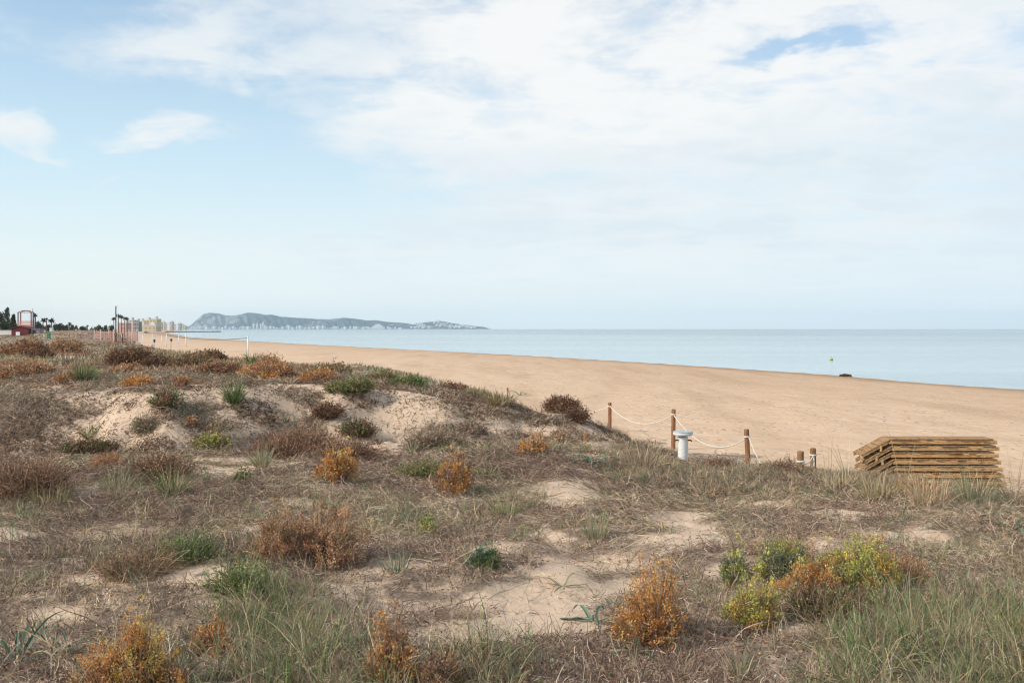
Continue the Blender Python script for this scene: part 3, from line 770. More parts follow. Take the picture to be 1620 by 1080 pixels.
# ------------------------------------------------------------------ hut, tower and small beach structures
def build_left():
    d = 200.0; k = d / F
    x0, x1 = (22 - CX) * k, (50.5 - CX) * k; w = x1 - x0; cx = (x0 + x1) / 2; gz = ground(cx, d) - .15
    t = thing('beach_hut', 'small dark red gabled hut with grey annexe among the dune scrub', 'hut', (cx, d, gz))
    hw, hr = 1.62, 2.1
    MB().prism([(-w / 2 + .1, 0), (w / 2 - .1, 0), (w / 2 - .1, hw), (0, hr), (-w / 2 + .1, hw)], -1.2, 1.2).build('wall', M_RED, t)
    rf = MB()
    sl = math.atan2(hr - hw, w / 2)
    for s in (-1, 1):
        rf.box((s * w * .26, 0, (hw + hr) / 2 + .07), (w * .57, 2.8, .09), 0, s * sl)
    rf.build('roof', M_REDROOF, t)
    a = MB().box((w / 2 + .92, .3, .78), (1.8, 1.7, 1.56)).build('annexe', M_LILAC, t)
    MB().box((w / 2 + .95, .28, 1.63), (2.1, 2.0, .10)).build('roof', M_LILAC, a)
    MB().box((w / 2 + .72, -.58, .66), (.55, .05, 1.3)).build('door', M_DARKMETAL, a)
    x, y, z = (34.5 - CX) * k, d - 1.6, 0
    nb = MB().box((0, 0, .4), (.80, .06, .72)).build('notice_board', M_WHITE); nb.location = (x, y, ground(x, y) + .1)
    tag(nb, 'square white board standing against the front of the red hut', 'board')
    d2 = 206.0; k2 = d2 / F
    xa, xb = (30 - CX) * k2, (52 - CX) * k2; ww = xb - xa; gx = (xa + xb) / 2; gz2 = ground(gx, d2)
    t = thing('watchtower', 'open red steel watchtower with arched top rising behind the red hut', 'tower', (gx, d2, gz2))
    zt = H + (HY - 494.5) * k2 - gz2; zp = H + (HY - 516.5) * k2 - gz2
    for sx in (-1, 1):
        for sy in (-1, 1):
            MB().box((sx * ww * .47, sy * .55, zt / 2), (.17, .17, zt)).build('leg', M_REDFRAME, t)
    MB().box((0, 0, zp), (ww, 1.3, .18)).build('platform', M_REDFRAME, t)
    rail = MB()
    for zz in (zp + .35, zp + .7, zp + 1.05):
        for sy in (-.6, .6): rail.box((0, sy, zz), (ww * .98, .06, .2))
    rail.build('railing', M_ORANGE, t)
    MB().box((0, -.62, zp + .02), (ww * .95, .05, .62)).build('side_panel', M_ORANGE, t)
    ar = [(ww * .5 * u, 0, zt + .42 * (1 - u * u)) for u in np.linspace(-1, 1, 9)]
    arch = MB()
    for sy in (-.55, .55):
        arch.tube([(p[0], sy, p[2]) for p in ar], .075, 6).tube([(p[0], sy, p[2] - .35) for p in ar[2:7]], .045, 6)
    for u in (-.9, 0, .9): arch.box((ww * .5 * u, 0, zt + .42 * (1 - u * u) - .05), (.1, 1.1, .1))
    arch.build('arched_roof', M_REDFRAME, t)
    mb = MB().tube([(0, 0, 0), (0, 0, H + (HY - 487.5) * k2 - gz2)], [.06, .04], 6).build('mast', M_DARKMETAL)
    mx = (51.8 - CX) * k2 * 1.008; mb.location = (mx, d2 * 1.008, gz2); tag(mb, 'thin dark mast rising next to the red steel watchtower', 'mast')
    # white garden wall
    t = thing('garden_wall', 'low white wall under the conical pines', 'wall', ((6 - CX) / F * 212, 212, ground((6 - CX) / F * 212, 212)))
    MB().box((-3, 0, .45), (9.5, .25, 1.1)).build('wall', M_PALE, t); MB().box((-3, 0, 1.04), (9.7, .35, .08)).build('coping', M_WHITE, t)
    x = (77 - CX) / F * 92; z = ground(x, 92)
    t = thing('waste_bin', 'square green bin alone in the scrub past the hut', 'bin', (x, 92, z + .38))
    MB().box((0, 0, .30), (.29, .28, .42)).build('body', M_GREEN, t, bevel=.03); MB().box((0, 0, .54), (.32, .31, .05)).build('lid', M_GREEN, t)
    # low white stone or house end seen in the trees
    x = (81.3 - CX) / F * 240; t = thing('white_shed', 'tiny white shed below the broad palm', 'shed', (x, 240, ground(x, 240)))
    MB().box((0, 0, .8), (.5, .9, 1.7)).build('wall', M_WHITE, t); MB().box((0, 0, 1.70), (.6, 1.1, .1)).build('roof', M_PALE, t)

    # poles at the dune edge
    def pole(px, top, d, r0, r1, m, name, label, cat, base=None):
        x = (px - CX) / F * d; gz = ground(x, d); h = H + (HY - top) / F * d - gz
        o = MB().tube([(0, 0, -.3), (0, 0, h * .5), (0, 0, h)], [r0, (r0 + r1) / 2, r1], 8).build(name, m, smooth=True)
        o.location = (x, d, gz); return tag(o, label, cat)
    pole(183.3, 484, 106, .072, .06, M_POSTGREY, 'wooden_pole', 'tall dark wooden pole by the orange net fence', 'pole')
    pole(186.0, 480.5, 105, .035, .02, M_WHITE, 'flagpole', 'slim white flagpole touching the dark wooden pole', 'flagpole')
    pole(208.5, 486.5, 104, .04, .016, M_WHITE, 'flagpole', 'slim white flagpole standing alone over the beige block', 'flagpole')
    pole(172.3, 513.5, 108, .045, .03, M_WHITE, 'net_post', 'thin white post rising from the middle of the orange net', 'post')
    # orange net
    cx, cy = (185 - CX) / F * 106, 106.0
    t = thing('net_fence', 'faded orange safety net strung round a plot at the dune edge', 'fence', (cx, cy, ground(cx, cy)))
    pts = [(-2.0, -1.0), (-1.2, 2.0), (.2, 5.0), (1.3, 2.5), (1.9, -1.6), (.6, -2.3), (-.9, -2.0), (-2.0, -1.0)]
    net = MB()
    for (a, b) in zip(pts[:-1], pts[1:]):
        L = math.hypot(b[0] - a[0], b[1] - a[1]); ang = math.atan2(b[1] - a[1], b[0] - a[0]); n = max(3, int(L / .24))
        for j in range(7):
            net.box(((a[0] + b[0]) / 2, (a[1] + b[1]) / 2, .10 + .165 * j + .03 * math.sin(7 * a[0] + j)), (L, .012, .026), ang)
        for j in range(n):
            f = (j + .5) / n
            net.box((lerp(a[0], b[0], f), lerp(a[1], b[1], f), .58), (.022, .02, 1.02 + .16 * math.sin(5 * f + a[0])), ang)
        MB().tube([(a[0], a[1], -.2), (a[0], a[1], 1.35)], .03, 6).build('stake', M_WHITE, t)
    net.build('net', M_ORANGE, t)
    x, y, z = drop(194, 545); d = min(y, 104); x = (194 - CX) / F * d
    t = thing('notice_post', 'short dark stake carrying a white notice near the orange net', 'sign', (x, d, ground(x, d)))
    MB().box((0, 0, .45), (.07, .05, 1.1)).build('stake', M_POSTGREY, t); MB().box((0, .04, .78), (.22, .02, .34)).build('board', M_WHITE, t)
    # white posts of the play courts on the sand
    posts = [(219, 525.5, 185, 'white court post nearest the orange net'), (226, 528, 205, 'thin white court post second from the orange net'), (241, 527.5, 195, 'white court post in front of the white kiosk'), (256, 530, 215, 'faint thin white court post left of the net post'),
             (263.3, 527.5, 192, 'white net post at the far end of the dark rope'), (294.3, 527.5, 188, 'stout white court post below the breakwater'), (282.5, 531, 230, 'thin far court post between two stouter white posts'), (392.5, 531.5, 138, 'white court post standing apart nearest the water')]
    for (px, top, d, lb) in posts:
        x = (px - CX) / F * d; gz = ground(x, d); h = H + (HY - top) / F * d - gz
        o = MB().tube([(0, 0, -.3), (0, 0, h)], .10 if px > 260 else .07, 8).build('court_post', M_WHITE, smooth=True); o.location = (x, d, gz)
        tag(o, lb, 'post', 'white court posts on the sand')
    A = np.array(at(264, 530, 192)); B = np.array(at(391.5, 534.6, 138)); mb = MB()
    pp = [A + (B - A) * f - np.array([0, 0, .50 * 4 * f * (1 - f)]) for f in np.linspace(0, 1, 30)]
    mb.tube([tuple(p) for p in pp], .045, 6); tag(mb.build('court_rope', M_DARKMETAL), 'dark rope sagging between two white court posts', 'rope')
    for (px, top, d, lb, m) in ((270.5, 535.5, 160, 'short stake with a dark bag hung on it', M_DARKMETAL), (243.8, 536.5, 150, 'blue bundle hung on a short stake', M_BLUE)):
        x = (px - CX) / F * d; gz = ground(x, d); h = H + (HY - top) / F * d - gz
        t = thing('marker_stake', lb, 'stake', (x, d, gz)); MB().tube([(0, 0, -.2), (0, 0, h)], .03, 6).build('stake', M_POSTGREY, t)
        MB().lathe([(.04, -.5), (.14, -.35), (.17, -.15), (.10, -.02), (.03, 0)], (.05, 0, h), 10, .08, 2).build('bundle', m, t)
M_POSTGREY = m_plain('grey_weathered_wood', (.075, .065, .06), .8, .3, 3)
build_left()

# ------------------------------------------------------------------ rope fence, pillar, boards, buoy
def build_fence():
    spec = [  # column, top row, distance, radius, lean, label
        (964.6, 636.5, 34.0, .064, .0, 'brown wooden post farthest along the rope fence, next to the dune end'),
        (1065, 647, 29.0, .062, .01, 'brown wooden post directly behind the white pillar'),
        (1184, 678.5, 25.0, .062, -.05, 'slightly leaning brown post right of the white pillar'),
        (1266.5, 713.5, 19.6, .064, .0, 'shorter thick post of the close pair near the boards'),
        (1286.3, 708.5, 21.6, .062, .0, 'taller post of the close pair with rope hanging down it'),
    ]
    tops = []
    for k, (px, top, d, r, lean, lb) in enumerate(spec):
        x, y, zt = at(px, top, d); gz = ground(x, d); h = zt - gz
        t = thing('fence_post', lb, 'post', (x, y, gz), 0, 'posts of the rope fence')
        t.rotation_euler = (0, lean, 0)
        rg = np.random.default_rng(k); prof = [(r * (1.02 - .02 * f), -.3 + (h + .3) * f) for f in np.linspace(0, .985, 14)] + [(r * .96, h - .006), (r * .85, h)]
        MB().lathe(prof, n=18, wob=.012, seed=k).build('shaft', M_POST, t, smooth=True)
        zr = h - [.13, .155, .19, .20, .15][k]
        MB().lathe([(r * 1.05, zr - .02), (r * 1.3, zr - .012), (r * 1.3, zr + .012), (r * 1.05, zr + .02)], n=16).build('rope_loop', M_ROPE, t, smooth=True)
        tops.append(np.array([x, y - r * .6, zt - [.13, .155, .19, .20, .15][k]]))
    P0 = np.array(at(905, 652, 37.5))
    pts = [P0] + tops; sag = [.10, .42, .55, .62, .10]; allp = []
    for k in range(5):
        a, b = pts[k], pts[k + 1]
        for f in np.linspace(0, 1, 22)[(0 if k == 0 else 1):]:
            allp.append(a + (b - a) * f - np.array([0, 0, sag[k] * 4 * f * (1 - f)]))
    e = pts[-1]
    for f in np.linspace(0, 1, 10)[1:]:
        allp.append(e + np.array([-.06 * f, -.10 * math.sin(f * 3.1) - .02, -.55 * f + .02]))
    o = MB().tube([tuple(p) for p in allp], .014, 7).build('rope', M_ROPE, smooth=True)
    tag(o, 'white rope sagging from post to post along the dune edge', 'rope')
    # stubs of old posts
    for (px, py, hp, r, lb) in ((927, 698, 13, .055, 'short stub of a post sticking out of the dune flank'), (803, 619, 6, .05, 'tiny post stub on the dune crest')):
        x, y, z = drop(px, py); h = hp / F * y
        s = MB().lathe([(r, -.3), (r, h * .9), (r * .85, h)], n=14, wob=.03).build('post_stub', M_POST, smooth=True); s.location = (x, y, z); tag(s, lb, 'post')
build_fence()

def build_pillar():
    d = 20.9; x, y, zt = at(1080.5, 682, d); gz = ground(x, d); h = zt - gz
    t = thing('drinking_pillar', 'white round concrete pillar with wide cap and peeling paint beside the rope fence', 'pillar', (x, y, gz))
    r = .106
    prof = [(r * 1.02, -.25)] + [(r, f) for f in np.linspace(0, h - .14, 12)] + [(r * 1.06, h - .12)]
    MB().lathe(prof, n=28, wob=.006, seed=4).build('column', M_PAINT, t, smooth=True)
    MB().lathe([(r * 1.02, h - .095), (r * 1.15, h - .088), (.19, h - .080), (.205, h - .070), (.208, h - .030), (.206, h - .026)], n=36).build('cap', M_PAINT, t, smooth=True)
    MB().lathe([(.203, h - .0255), (.202, h - .004), (.192, h), (.10, h - .004), (.02, h - .006)], n=36).build('basin', M_CAPTOP, t, smooth=True)
    for a in (-2.9, -.35, 1.5):
        MB().tube([(math.cos(a) * r * .95, math.sin(a) * r, h - .18), (math.cos(a) * .17, math.sin(a) * .17, h - .18), (math.cos(a) * .18, math.sin(a) * .18, h - .21)], .016, 8).build('tap', M_DARKMETAL, t)
    s = MB().box((.2, .12, -.02), (.55, .5, .08), .3).box((.42, -.2, -.03), (.3, .25, .07), -.2).build('base_slab', M_CAPTOP, t, bevel=.02)
build_pillar()

def build_boards():
    d = 20.2; x0, x1 = (1409 - CX) / F * d, (1572 - CX) / F * d
    zt = H - (692.5 - HY) / F * d; pitch = .137; n = 8; dep = .5
    names = ['topmost', 'second from the top', 'third from the top', 'fourth from the top', 'fifth from the top', 'sixth from the top', 'seventh from the top', 'lowest']
    rg = random.Random(9)
    for k in range(n):
        L = x1 - x0; z = zt - .03 - k * pitch
        ox = x0 + [0, .03, .02, .05, .06, .09, .10, .13][k] * 1.6
        t = thing('boardwalk_section', f'{names[k]} wooden boardwalk section in the stack on the sand' if k else 'topmost wooden boardwalk section, lying flat on the stack on the sand', 'boardwalk', (ox, d, z), rg.uniform(-.012, .012), 'stacked boardwalk sections')
        rl, rd = .60, .325                       # the hinged end slopes down
        ang = -math.atan2(rd, rl); rlen = math.hypot(rl, rd)
        deck = MB(); nb = 15; bw = L / nb
        for i in range(nb):
            deck.box((bw * (i + .5), dep / 2 + rg.uniform(-.02, .02), .0), (bw * rg.uniform(.86, .95), dep + rg.uniform(-.02, .03), .026))
        deck.build('deck', M_DECK, t, bevel=.004)
        dr = MB(); nr = 5
        for i in range(nr):
            f = (i + .5) / nr
            dr.box((-rl * f, dep / 2, -rd * f), (rlen / nr * .9, dep, .026), 0, ang)
        dr.build('ramp_deck', M_DECK, t, bevel=.004)
        for yy in (.03, dep - .03):
            MB().box((L / 2 + .03, yy, -.056), (L + .10, .045, .083)).build('beam', M_PLANK, t, bevel=.006)
            MB().box((-rl / 2 - .01, yy + .003, -rd / 2 - .045), (rlen - .03, .04, .05), 0, ang).build('ramp_beam', M_PLANK, t, bevel=.005)
        for fx in (.32, .97) if k % 2 == 0 else (.55,):
            MB().box((-rl * fx, .012, -rd * fx - .085), (.035, .05, .12)).build('batten', M_PLANK, t, bevel=.004)
build_boards()

def build_shore_bits():
    x, y, z = at(1315.3, 570, 146)
    t = thing('buoy', 'round yellow green buoy floating near the shore', 'buoy', (x, 146, 0))
    MB().lathe([(.02, -.2), (.12, -.18), (.2, -.06), (.22, .06), (.2, .18), (.13, .28), (.04, .32)], n=18).build('float', M_BUOY, t, smooth=True)
    MB().lathe([(.225, .02), (.24, .04), (.24, .08), (.225, .1)], n=18).build('band', M_DARKMETAL, t, smooth=True)
    MB().tube([(.05 * math.cos(a), 0, .36 + .05 * math.sin(a)) for a in np.linspace(0, 6.28, 10)], .015, 6).build('ring', M_DARKMETAL, t)
    y = 86.0; x = (1337 - CX) / F * y; z = ground(x, y); mb = MB(); rg = np.random.default_rng(2)
    for k in range(16):
        r = rg.uniform(.10, .2); cx, cy = rg.uniform(-.42, .42), rg.uniform(-.15, .15)
        mb.lathe([(r * .8, -.1), (r, .03), (r * .7, .12 + .14 * (1 - (cx / .5) ** 2) * rg.uniform(.5, 1)), (r * .2, .2 * rg.uniform(.8, 1.2))], (cx, cy, 0), 8, .2, k)
    mb.build('seaweed_heap', M_WEED).location = (x, y, z)
    o = bpy.data.objects['seaweed_heap']; tag(o, 'dark heap of seaweed lying at the edge of the sand', 'seaweed')
build_shore_bits()

# ------------------------------------------------------------------ plants
P_ORANGE = [(.68, .31, .085), (.74, .40, .12), (.58, .235, .07), (.70, .37, .15)]
P_AMBER = [(.70, .46, .12), (.74, .54, .16), (.64, .36, .10), (.52, .44, .13)]
P_RUST = [(.48, .245, .12), (.56, .30, .15), (.37, .175, .09), (.50, .32, .19)]
P_REDBR = [(.29, .155, .10), (.37, .21, .13), (.21, .12, .08), (.38, .26, .17)]
P_DARKBR = [(.15, .085, .055), (.22, .13, .085), (.11, .065, .045), (.28, .15, .08)]
P_GREYBR = [(.285, .21, .15), (.38, .285, .205), (.205, .148, .105), (.44, .34, .245)]
P_GREEN = [(.12, .19, .065), (.17, .25, .085), (.075, .125, .045), (.25, .30, .12)]
P_GRGREEN = [(.20, .25, .14), (.26, .29, .17), (.15, .20, .11), (.32, .31, .19)]
P_YELGR = [(.44, .46, .13), (.52, .50, .14), (.32, .38, .11), (.62, .50, .13)]
P_STRAW = [(.60, .47, .29), (.68, .56, .37), (.46, .35, .21), (.40, .32, .21)]
P_TWIG = [(.41, .30, .215), (.51, .385, .28), (.26, .18, .13), (.63, .50, .37), (.34, .225, .15), (.17, .11, .078), (.12, .076, .054), (.45, .355, .275)]
P_TAN = [(.50, .30, .17), (.58, .38, .22), (.42, .24, .13), (.46, .34, .22)]
P_BLUEGR = [(.12, .20, .13), (.16, .25, .17), (.20, .28, .19), (.09, .15, .10)]
P_OLIVE = [(.24, .21, .09), (.30, .25, .11), (.17, .16, .07), (.36, .28, .13)]

SEED = [1000]
def leafy(t, w, h, d, pal, pal2=None, dens=1.0, stempal=P_TWIG, spike=0.0):
    """bush of many stems, each ending in a tuft of small leaves"""
    SEED[0] += 1; rng = np.random.default_rng(SEED[0])
    fine = 1.0 if d < 9 else (.7 if d < 14 else .5)
    nt = int(np.clip(620 * fine * dens * (w / .6) ** .9, 60, 1300)); nl = 34 if d < 9 else (18 if d < 14 else 10)
    px_m = d / 995.0
    L = max(.017, 2.7 * px_m)
    a = rng.uniform(0, 6.283, nt); rr = np.sqrt(rng.uniform(0, 1, nt)); hh = rng.uniform(.0, 1, nt) ** .75
    nlo = int(rng.integers(3, 7)); li = rng.integers(0, nlo, nt)
    la = np.linspace(0, 6.283, nlo, endpoint=False) + rng.uniform(0, 1.2, nlo); lo = rng.uniform(.14, .34, nlo) * w; lo[0] *= .4
    lrad = rng.uniform(.22, .36, nlo) * w; lh = rng.uniform(.50, .95, nlo); lh[0] = 1.05; lrad[0] = .34 * w
    topz = h * lh[li] * np.sqrt(np.clip(1 - (rr * .92) ** 2, .06, 1)) * (1 + rng.normal(size=nt) * .18) * (1 + .35 * (rng.uniform(size=nt) < .10))
    rad = rr * lrad[li] * (1 + .2 * np.sin(5 * a + SEED[0]))
    tip = np.stack([np.cos(la[li]) * lo[li] + np.cos(a) * rad, np.sin(la[li]) * lo[li] + np.sin(a) * rad, topz * (.22 + .78 * hh)], 1)
    base = np.stack([np.cos(la[li]) * lo[li] * .5 + np.cos(a) * rr * w * .06, np.sin(la[li]) * lo[li] * .5 + np.sin(a) * rr * w * .06, np.full(nt, -.02)], 1)
    K = 5; f = np.linspace(0, 1, K)[None, :, None]
    ctrl = base * .5 + tip * .5 + np.array([0, 0, -1.0]) * (rr * h * .12)[:, None] + rng.normal(size=(nt, 3)) * w * .03
    P = (1 - f) ** 2 * base[:, None] + 2 * f * (1 - f) * ctrl[:, None] + f ** 2 * tip[:, None]
    g = Geo(); sw = max(.004, .5 * px_m)
    g.ribbons(P, np.linspace(1.3, .6, K)[None] * sw * np.ones((nt, 1)), sides(unit(tip - base), rng), pick(stempal, nt, rng))
    m = nt * 2                                             # fine side twigs fill the inside
    src = rng.integers(0, nt, m); ff = rng.uniform(.3, .95, m)[:, None]
    b2 = base[src] * (1 - ff) + tip[src] * ff; d2 = unit(unit(tip[src] - base[src]) + rng.normal(size=(m, 3)) * .7)
    L2 = rng.uniform(.1, .3, m) * h
    g.ribbons(curve_pts(b2, d2, L2, 3, 0, .3, rng), np.full((m, 3), sw * .7), sides(d2, rng), pick(stempal, m, rng))
    g.build('stems', M_STEM, t)
    # leaves, some stalks bare or half bare
    lf = Geo(); full = np.where(rng.uniform(size=nt) < .16, .12, rng.uniform(.5, 1.2, nt))
    src = np.repeat(np.arange(nt), np.maximum(1, (full * nl).astype(int))); n = len(src); along = rng.uniform(0, 1, n) ** 2
    dirs = unit(tip - base)[src]
    Pp = tip[src] - dirs * (along * h * .24)[:, None] + rng.normal(size=(n, 3)) * L * .62
    D = unit(dirs * .8 + rng.normal(size=(n, 3)) * .75 + np.array([0, 0, .25]))
    ck = fbm(tip[:, 0] / w * 4 + SEED[0], tip[:, 1] / w * 4 + tip[:, 2] / h * 3, SEED[0] % 97, 2)
    if pal2 is not None:
        sel = ck[src] > .52
        c = np.where(sel[:, None], pick(pal2, n, rng), pick(pal, n, rng))
    else: c = pick(pal, n, rng)
    tint = (1 + .30 * rng.normal(size=nt))[src][:, None]
    c = c * np.clip(tint, .5, 1.5)
    low = rng.uniform(size=n) < .25 * along + .05          # dead leaves lower on the stalk
    c = np.where(low[:, None], pick(P_GREYBR, n, rng), c)
    lf.leaves(Pp, D, rng.uniform(.6, 1.25, n) * L, rng.uniform(.7, 1.1, n) * L * .48, np.clip(c, .01, .85))
    lf.build('foliage', M_LEAF, t)

def twiggy(t, w, h, d, pal, dens=1.0, pal2=None, flat=False):
    """tangled bush or mat of thin dry twigs with shrivelled leaves"""
    SEED[0] += 1; rng = np.random.default_rng(SEED[0]); px_m = d / 995.0
    nt = int(np.clip(260 * dens * (w / .6) ** 1.1 * (1 if d < 14 else .75) * (.42 if flat else 1), 60, 1500))
    a = rng.uniform(0, 6.283, nt); rr = np.sqrt(rng.uniform(0, 1, nt)) * w * (.42 if flat else .25)
    if not flat:
        nl = int(rng.integers(3, 6)); li = rng.integers(0, nl, nt); la = rng.uniform(0, 6.28, nl); lr = rng.uniform(.05, .30, nl) * w; lh = rng.uniform(.5, 1.1, nl)
        rr = rr * .75
    base = np.stack([np.cos(a) * rr, np.sin(a) * rr, np.full(nt, 0.0)], 1)
    if not flat:
        base[:, 0] += np.cos(la[li]) * lr[li]; base[:, 1] += np.sin(la[li]) * lr[li]
    else:
        base[:, 1] *= min(2.2, h / .43 / w); base += 0.16 * rng.normal(size=(nt, 1)) * np.array([[1, 1, 0]]) * w * .5; h = rng.uniform(.10, .15)
    wx, wy = t.location[0], t.location[1]
    if flat:
        base[:, 2] = terrain_rel(base[:, 0] + wx, base[:, 1] + wy) + H - t.location[2]
    e = rng.uniform(.05, .7, nt) if flat else rng.uniform(.3, 1.45, nt)
    a2 = a + rng.normal(size=nt) * .9
    D = np.stack([np.cos(a2) * np.cos(e), np.sin(a2) * np.cos(e), np.sin(e)], 1)
    L = h * rng.uniform(.6, 1.15, nt) * (1.0 if not flat else 1.5)
    L = L * (1 - .35 * np.clip(rr / (w * .3), 0, 1)) * lh[li] if not flat else L
    P = curve_pts(base, D, L, 6, .10 if not flat else .35, .18, rng)
    sw = max(.0042, .5 * px_m)
    g = Geo(); g.ribbons(P, np.linspace(1.3, .5, 6)[None] * sw * np.ones((nt, 1)), sides(D, rng), pick(P_TWIG if not flat else P_GREYBR, nt, rng))
    m = nt * 3; src = rng.integers(0, nt, m); kk = rng.integers(1, 5, m)
    b2 = P[src, kk]; d2 = unit(P[src, kk + 1] - P[src, kk] + rng.normal(size=(m, 3)) * L[src][:, None] * .12)
    g.ribbons(curve_pts(b2, d2, rng.uniform(.2, .5, m) * h, 3, 0, .35, rng), np.full((m, 3), sw * .75), sides(d2, rng), pick(pal, m, rng))
    g.build('stems', M_STEM, t)
    n = nt * (5 if flat else 14); src = rng.integers(0, nt, n); kk = rng.integers(1, 6, n)
    LL = max(.020, 2.4 * px_m); lf = Geo()
    Pp = P[src, kk] + rng.normal(size=(n, 3)) * np.array([.05, .05, .04]) * (h / .4)
    c = pick(pal, n, rng)
    if pal2 is not None: c = np.where((rng.uniform(size=nt)[src] < .4)[:, None], pick(pal2, n, rng), c)
    c = c * np.clip(1 + .3 * rng.normal(size=nt)[src], .5, 1.6)[:, None]
    lf.leaves(Pp, unit(rng.normal(size=(n, 3)) + np.array([0, 0, .4])), rng.uniform(.6, 1.3, n) * LL, rng.uniform(.7, 1.2, n) * LL * .45, np.clip(c, .01, .85))
    lf.build('foliage', M_LEAF, t)

def tuft(t, w, h, d, pal, n=140, straw=.35, wid=.006):
    SEED[0] += 1; rng = np.random.default_rng(SEED[0]); px_m = d / 995.0
    for nm, k, pp in (('blades', int(n * (1 - straw)), pal), ('dry_blades', max(8, int(n * straw)), P_STRAW)):
        a = rng.uniform(0, 6.283, k); rr = np.sqrt(rng.uniform(0, 1, k)) * w * .22
        base = np.stack([np.cos(a) * rr, np.sin(a) * rr, np.full(k, -.02)], 1)
        e = np.clip(rng.normal(1.15, .28, k), .3, 1.5); a2 = a + rng.normal(size=k) * .6
        D = np.stack([np.cos(a2) * np.cos(e), np.sin(a2) * np.cos(e), np.sin(e)], 1)
        P = curve_pts(base, D, h * rng.uniform(.55, 1.3, k), 6, rng.uniform(.1, .75, k), .04, rng)
        sw = max(wid * .7, .55 * px_m)
        g = Geo(); g.ribbons(P, np.array([1, 1, .9, .75, .5, .12])[None] * sw * rng.uniform(.7, 1.3, (k, 1)), sides(D, rng), pick(pp, k, rng))
        g.build(nm, M_GRASS, t)

def strap(t, w, h, d, pal, n=10, wid=.03):
    SEED[0] += 1; rng = np.random.default_rng(SEED[0])
    for nm, k, pp, ee in (('leaves', n, pal, .58), ('dry_leaves', max(2, n // 4), P_STRAW, .25)):
        a = np.linspace(0, 6.28, k, endpoint=False) + rng.normal(size=k) * .4
        e = np.clip(rng.normal(ee, .3, k), .08, 1.3)
        D = np.stack([np.cos(a) * np.cos(e), np.sin(a) * np.cos(e), np.sin(e)], 1)
        base = np.stack([np.cos(a) * .015, np.sin(a) * .015, np.full(k, -.01)], 1)
        L = (w * .5 * np.cos(e) + h * np.sin(e)) * rng.uniform(.8, 1.25, k)
        P = curve_pts(base, D, L, 9, rng.uniform(.45, 1.2, k), .06, rng)
        P[:, :, 2] = np.maximum(P[:, :, 2], .012)
        side = unit(np.cross(D, np.array([0, 0, 1.0])) + rng.normal(size=(k, 3)) * .15)
        W = np.array([.7, .9, 1, 1, .95, .85, .65, .4, .06])[None] * wid * rng.uniform(.7, 1.2, (k, 1))
        up = np.cross(side, D); g = Geo()
        for sgn in (-1, 1):                                # folded along the middle
            S = unit(side * sgn + up * .55)
            Pm = P + S[:, None, :] * W[:, :, None] * .25
            g.ribbons(Pm, W * .5, S, pick(pp, k, rng, .1) if sgn < 0 else pick(pp, k, rng, .1))
        g.build(nm, M_GRASS, t)

def plant(kind, name, label, cat, px, base, wpx, hpx, *args, group=None, **kw):
    x, y, z = drop(px, base); w = wpx / F * y; h = hpx / F * y
    if kind == 'leafy' and y < 14: w *= 1.12 if 'multicoloured' not in label else 1.4; h *= 1.05 if 'multicoloured' not in label else 1.25
    t = thing(name, label, cat, (x, y, z), 0, group)
    if y > 16 and kind in ('leafy', 'twiggy') and px < 860: w *= 1.22; h *= .86
    {'leafy': leafy, 'twiggy': twiggy, 'tuft': tuft, 'strap': strap}[kind](t, w, h, y, *args, **kw)
    return t

